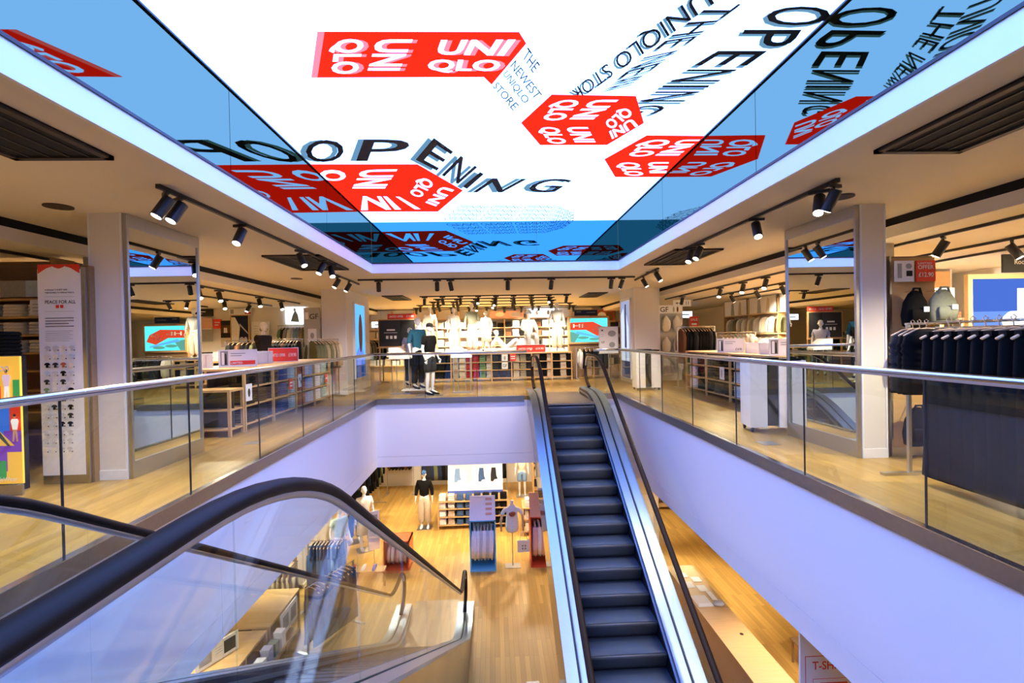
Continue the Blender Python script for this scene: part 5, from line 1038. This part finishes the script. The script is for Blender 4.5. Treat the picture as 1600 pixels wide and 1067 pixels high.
# back rails of dark denim
for i, (x0, x1, cs_) in enumerate(((-4.2, -3.2, ['brown', 'black', 'black', 'charcoal', 'black', 'brown', 'black']), (-2.9, -1.6, ['navy', 'charcoal', 'navy', 'olive', 'navy', 'black', 'charcoal', 'navy']), (-.9, .4, ['black', 'navy', 'black', 'charcoal', 'black', 'navy', 'black', 'black']))):
    w_ = 'lower back wall rail, '+['left', 'middle', 'right'][i]
    clothes_rail('clothes rail of dark clothes at the lower back wall, '+['left', 'middle', 'right'][i], (x0, 19.2), (x1, 19.2), L+1.75, L); hang((x0, 19.2), (x1, 19.2), L+1.73, cs_, w_, 'jacket' if i == 0 else 'trousers', sc=1.1)
struct('wall_lower_far', B().box(-6, 6, 20.2, 20.3, L, VZ), 'wall_paint')
struct('wall_lower_left', B().box(-6.1, -6.0, 11, 20.2, L, VZ), 'wall_paint')
t = thing('clothes_shelving', 'white slatted wall unit with dark coats at the lower left', 'shelving', (-5.3, 17.6, L))
B().box(-.4, .4, 0, .05, 0, 2.5).obj('back_panel', 'white_paint', t)
for z in (.5, 1.0, 1.5, 2.0): B().box(-.4, .4, -.3, 0, z, z+.03).obj('shelf', 'oak', t)
clothes_rail('rail of dark coats along the lower left wall', (-4.6, 15.2), (-4.3, 18.2), L+1.75, L); hang((-4.6, 15.2), (-4.3, 18.2), L+1.73, ['black', 'olive', 'black', 'charcoal', 'black', 'navy', 'black', 'black', 'charcoal', 'black', 'olive', 'black'], 'rail along the lower left wall', 'coat')
t = thing('display_partition', 'white panelled partition at the lower left beside the white mannequins', 'partition', (-4.75, 13.2, L))
B().box(-.06, .06, -1.2, 1.1, 0, 2.3).obj('panel', 'white_board', t); B().box(.06, .075, -1.1, 1.0, .15, 2.2).obj('inset', 'card_white', t); B().box(-.08, .09, -1.2, 1.1, 0, .1).obj('plinth', 'white_paint', t)
figure('mannequin', 'white mannequin in mint top at the lower left', 'mannequin', (-3.95, 12.5, L+.01), .9, wear=[('shirt', 'mint', .6), ('trousers', 'grey', 0), ('shoes', 'white', 0)], base=1)
figure('mannequin', 'white mannequin in white top at the lower left', 'mannequin', (-3.75, 14.1, L+.01), .5, wear=[('shirt', 'white', .8), ('skirt', 'white', .5), ('shoes', 'white', 0)], base=1)
figure('mannequin', 'mannequin with black hair like cap behind the white lower one', 'mannequin', (-4.2, 14.7, L+.01), .5, wear=[('shirt', 'black', .8), ('trousers', 'black', 0), ('cap', 'black', 0)], base=1)
poster('poster_stand', 'white sign on a stand near the lower left mannequins', 'sign', (-3.2, 12.9, L+.5), .6, .3, 1.0, [('r', -.1, .5, .1, .9, 'c_grey')], .02, 'white_board', stand=.5)
# tables, racks under the left side
def oak_case(label, x0, x1, y0, y1, h):
    t = shelf_table('display_table', label, x0, x1, y0, y1, h, (.12, .5), z0=L, bays=2); return t
oak_case('lower level oak table with white signs nearest below the left edge', -5.3, -4.05, 7.3, 8.75, .9); oak_case('second lower oak table beyond the first below the left edge', -5.3, -4.05, 8.85, 10.2, .9)
poster('price_sign', 'white framed sign on the nearest lower oak table', 'sign', (-4.45, 7.95, L+.91), 1.1, .7, .3, [('r', -.3, .05, -.1, .25, 'c_grey'), ('r', .1, .05, .3, .25, 'c_charcoal')]+[rule(-.05, .2-.04*k, .12) for k in range(3)], .02)
poster('price_sign', 'white framed sign on the side of the second lower oak table', 'sign', (-4.02, 9.6, L+.45), pi/2, .75, .42, [('r', -.3, .08, -.05, .34, 'c_grey'), ('r', .05, .08, .3, .34, 'c_grey')], .02)
for i, (y, z) in enumerate(((8.2, .7), (8.45, .7), (8.7, .7), (8.95, .7))):
    tag(B().box(-4.0, -3.85, y-.08, y+.08, L+.5, L+.72+.05*(i % 2)).obj('boxed_item', ['card_white', 'c_lilac', 'c_sage', 'card_white'][i]), 'small packaged item beside the lower oak tables, %s from the near end' % ORD[i], 'package', 'packages by the lower oak tables')
tag(B().box(-4.02, -3.82, 8.05, 9.1, L+.47, L+.5).box(-4.0, -3.98, 8.07, 8.09, L, L+.47).box(-3.86, -3.84, 9.05, 9.07, L, L+.47).obj('low_bench', 'oak'), 'narrow oak bench beside the lower oak tables', 'bench')
clothes_rail('lower rail of beige trousers behind the oak tables', (-5.3, 10.7), (-4.3, 10.7), L+1.25, L); hang((-5.3, 10.7), (-4.3, 10.7), L+1.24, ['beige', 'beige', 'khaki', 'beige', 'cream', 'beige', 'khaki', 'beige', 'beige'], 'lower beige rail', 'trousers')
clothes_rail('lower rail of blue jeans near the white partition', (-4.35, 11.5), (-3.5, 11.5), L+1.35, L); hang((-4.35, 11.5), (-3.5, 11.5), L+1.34, ['denim', 'navy', 'denim', 'denim', 'navy', 'denim', 'light_denim', 'denim', 'navy'], 'lower blue jeans rail', 'trousers')
clothes_rail('lower rail of navy trousers beside the down escalator', (-3.6, 9.4), (-3.05, 10.5), L+1.3, L); hang((-3.6, 9.4), (-3.05, 10.5), L+1.29, ['navy', 'black', 'navy', 'charcoal', 'navy', 'black', 'navy', 'navy', 'charcoal', 'navy'], 'lower navy rail', 'trousers')
clothes_rail('lower rail of black jackets below the left edge', (-5.4, 12.0), (-4.9, 12.6), L+1.5, L); hang((-5.4, 12.0), (-4.9, 12.6), L+1.48, ['black', 'olive', 'black', 'rust', 'black', 'black'], 'lower black jacket rail', 'jacket')
tag(B().box(-3.9, -2.7, 11.75, 12.05, L+.42, L+.46).box(-3.88, -3.84, 11.77, 11.81, L, L+.42).box(-2.76, -2.72, 11.98, 12.02, L, L+.42).obj('low_bench', 'oak'), 'oak bench with shoes in front of the lower left mannequins', 'bench')
for i, x in enumerate((-3.7, -3.45, -3.2, -2.95)):
    o = B().tube([(0, .12, .04), (0, .02, .05), (0, -.08, .035), (0, -.15, .02)], [(.03, .03), (.042, .045), (.045, .03), (.03, .018)], 10).obj('shoe', ['c_white', 'c_red', 'c_white', 'c_blue'][i], None, True); o.location = (x, 11.9, L+.465); tag(o, '%s shoe on the lower oak bench, %s from the left' % (['white', 'red', 'white', 'blue'][i], ORD[i]), 'shoe', 'shoes on the lower bench')
# right counter
t = thing('counter', 'long oak counter on the lower level under the right edge', 'counter', (3.9, 8.6, L))
B().box(-.28, .3, -3.4, 1.9, .86, .9).obj('worktop', 'oak', t); B().box(-.22, .26, -3.35, 1.85, 0, .86).obj('body', 'oak', t)
tag(B().cyl((4.02, 8.0, L+.9), (4.02, 8.0, L+.906), .03, 16).obj('cable_cap', 'black_metal'), 'black cable cap on the oak counter', 'cable cap')
t = thing('display_case', 'low glass case of papers on the lower oak counter', 'display case', (3.9, 9.55, L+.9))
B().box(-.27, .29, -.75, .75, .10, .108).box(-.27, -.262, -.75, .75, 0, .1).box(.282, .29, -.75, .75, 0, .1).obj('glass_cover', 'case_glass', t); B().box(-.26, .28, -.74, .74, 0, .004).obj('base', 'oak', t)
for i, (x, y, a, b_) in enumerate(((3.8, 9.05, .14, .2), (4.0, 9.5, .09, .12), (3.78, 9.65, .1, .12), (4.02, 9.85, .09, .1), (3.8, 10.05, .1, .1), (4.05, 9.2, .05, .16))):
    tag(B().box(x-a, x+a, y-b_, y+b_, L+.905+.002*i, L+.909+.002*i).obj('paper_sheet', 'card_white'), 'white paper in the glass case, %s from the near end' % ORD[i], 'paper', 'papers in the glass case')
o = B().ell([(0, .1, .07, 0, 0), (.03, .11, .08, 0, 0), (.06, .07, .05, .02, 0), (.08, .02, .02, .02, 0)], 14).obj('cap', 'c_pale_grey', None, True); o.location = (4.05, 8.9, L+.908); tag(o, 'pale grey cap in the near end of the glass case', 'cap')
t = thing('shelf_unit', 'lower level orange-brown shelf below the right edge', 'shelf unit', (6.0, 16.6, L))
for z in (.1, .5, .9, 1.3): B().box(-.8, .8, -.2, .2, z, z+.03).obj('shelf', 'oak', t)
B().box(-.8, .8, .2, .22, 0, 1.6).obj('back_panel', 'dark_oak', t)
for x in (-.8, .78): B().box(x, x+.02, -.2, .2, 0, 1.6).obj('upright', 'dark_oak', t)
struct('wall_lower_right', B().box(4.3, 4.45, 13.4, 16.2, L, VZ), 'wall_paint')
t = poster('sign_panel', 'white T-SHIRT sign with red print below the right edge', 'sign', (3.74, 5.1, L+.5), 0, 1.1, 2.3, [('r', -.5, .1, -.492, 1.95, 'sign_red'), ('r', -.5, 1.942, .5, 1.95, 'sign_red'), ('t', 'T-SHIRT', -.42, 1.8, .09, .4, 'sign_red'), rule(.05, 1.82, .35, 'sign_red', .05), rule(-.34, 1.62, .3, 'sign_red', .04), ('r', -.42, .4, -.415, 1.7, 'sign_red'), ('r', -.42, 1.7, .4, 1.705, 'sign_red')]+[rule(-.34, 1.5-.06*k, .5, 'sign_red') for k in range(6)], .03, 'card_white')
B().box(-.55, .55, -.02, .06, -.5, 0).obj('base', 'oak', t)
tag(B().box(5.2, 5.6, 8.2, 8.6, L+.4, L+.43).box(5.22, 5.25, 8.22, 8.25, L, L+.4).box(5.55, 5.58, 8.55, 8.58, L, L+.4).box(5.55, 5.58, 8.22, 8.25, L, L+.4).box(5.22, 5.25, 8.55, 8.58, L, L+.4).obj('low_stool', 'dark_oak'), 'small dark stool on the lower right floor', 'stool')
t = tag(B().box(5.0, 6.6, 10.5, 11.3, L+.8, L+.84).obj('display_shelf', 'oak'), 'x', 'shelf'); bpy.data.objects.remove(t)
# remove the prototypes
for o in [o for o in bpy.data.objects if o.get('proto')]+[lamp_proto]:
    def kill(o):
        for c in list(o.children): kill(c)
        bpy.data.objects.remove(o)
    kill(o)
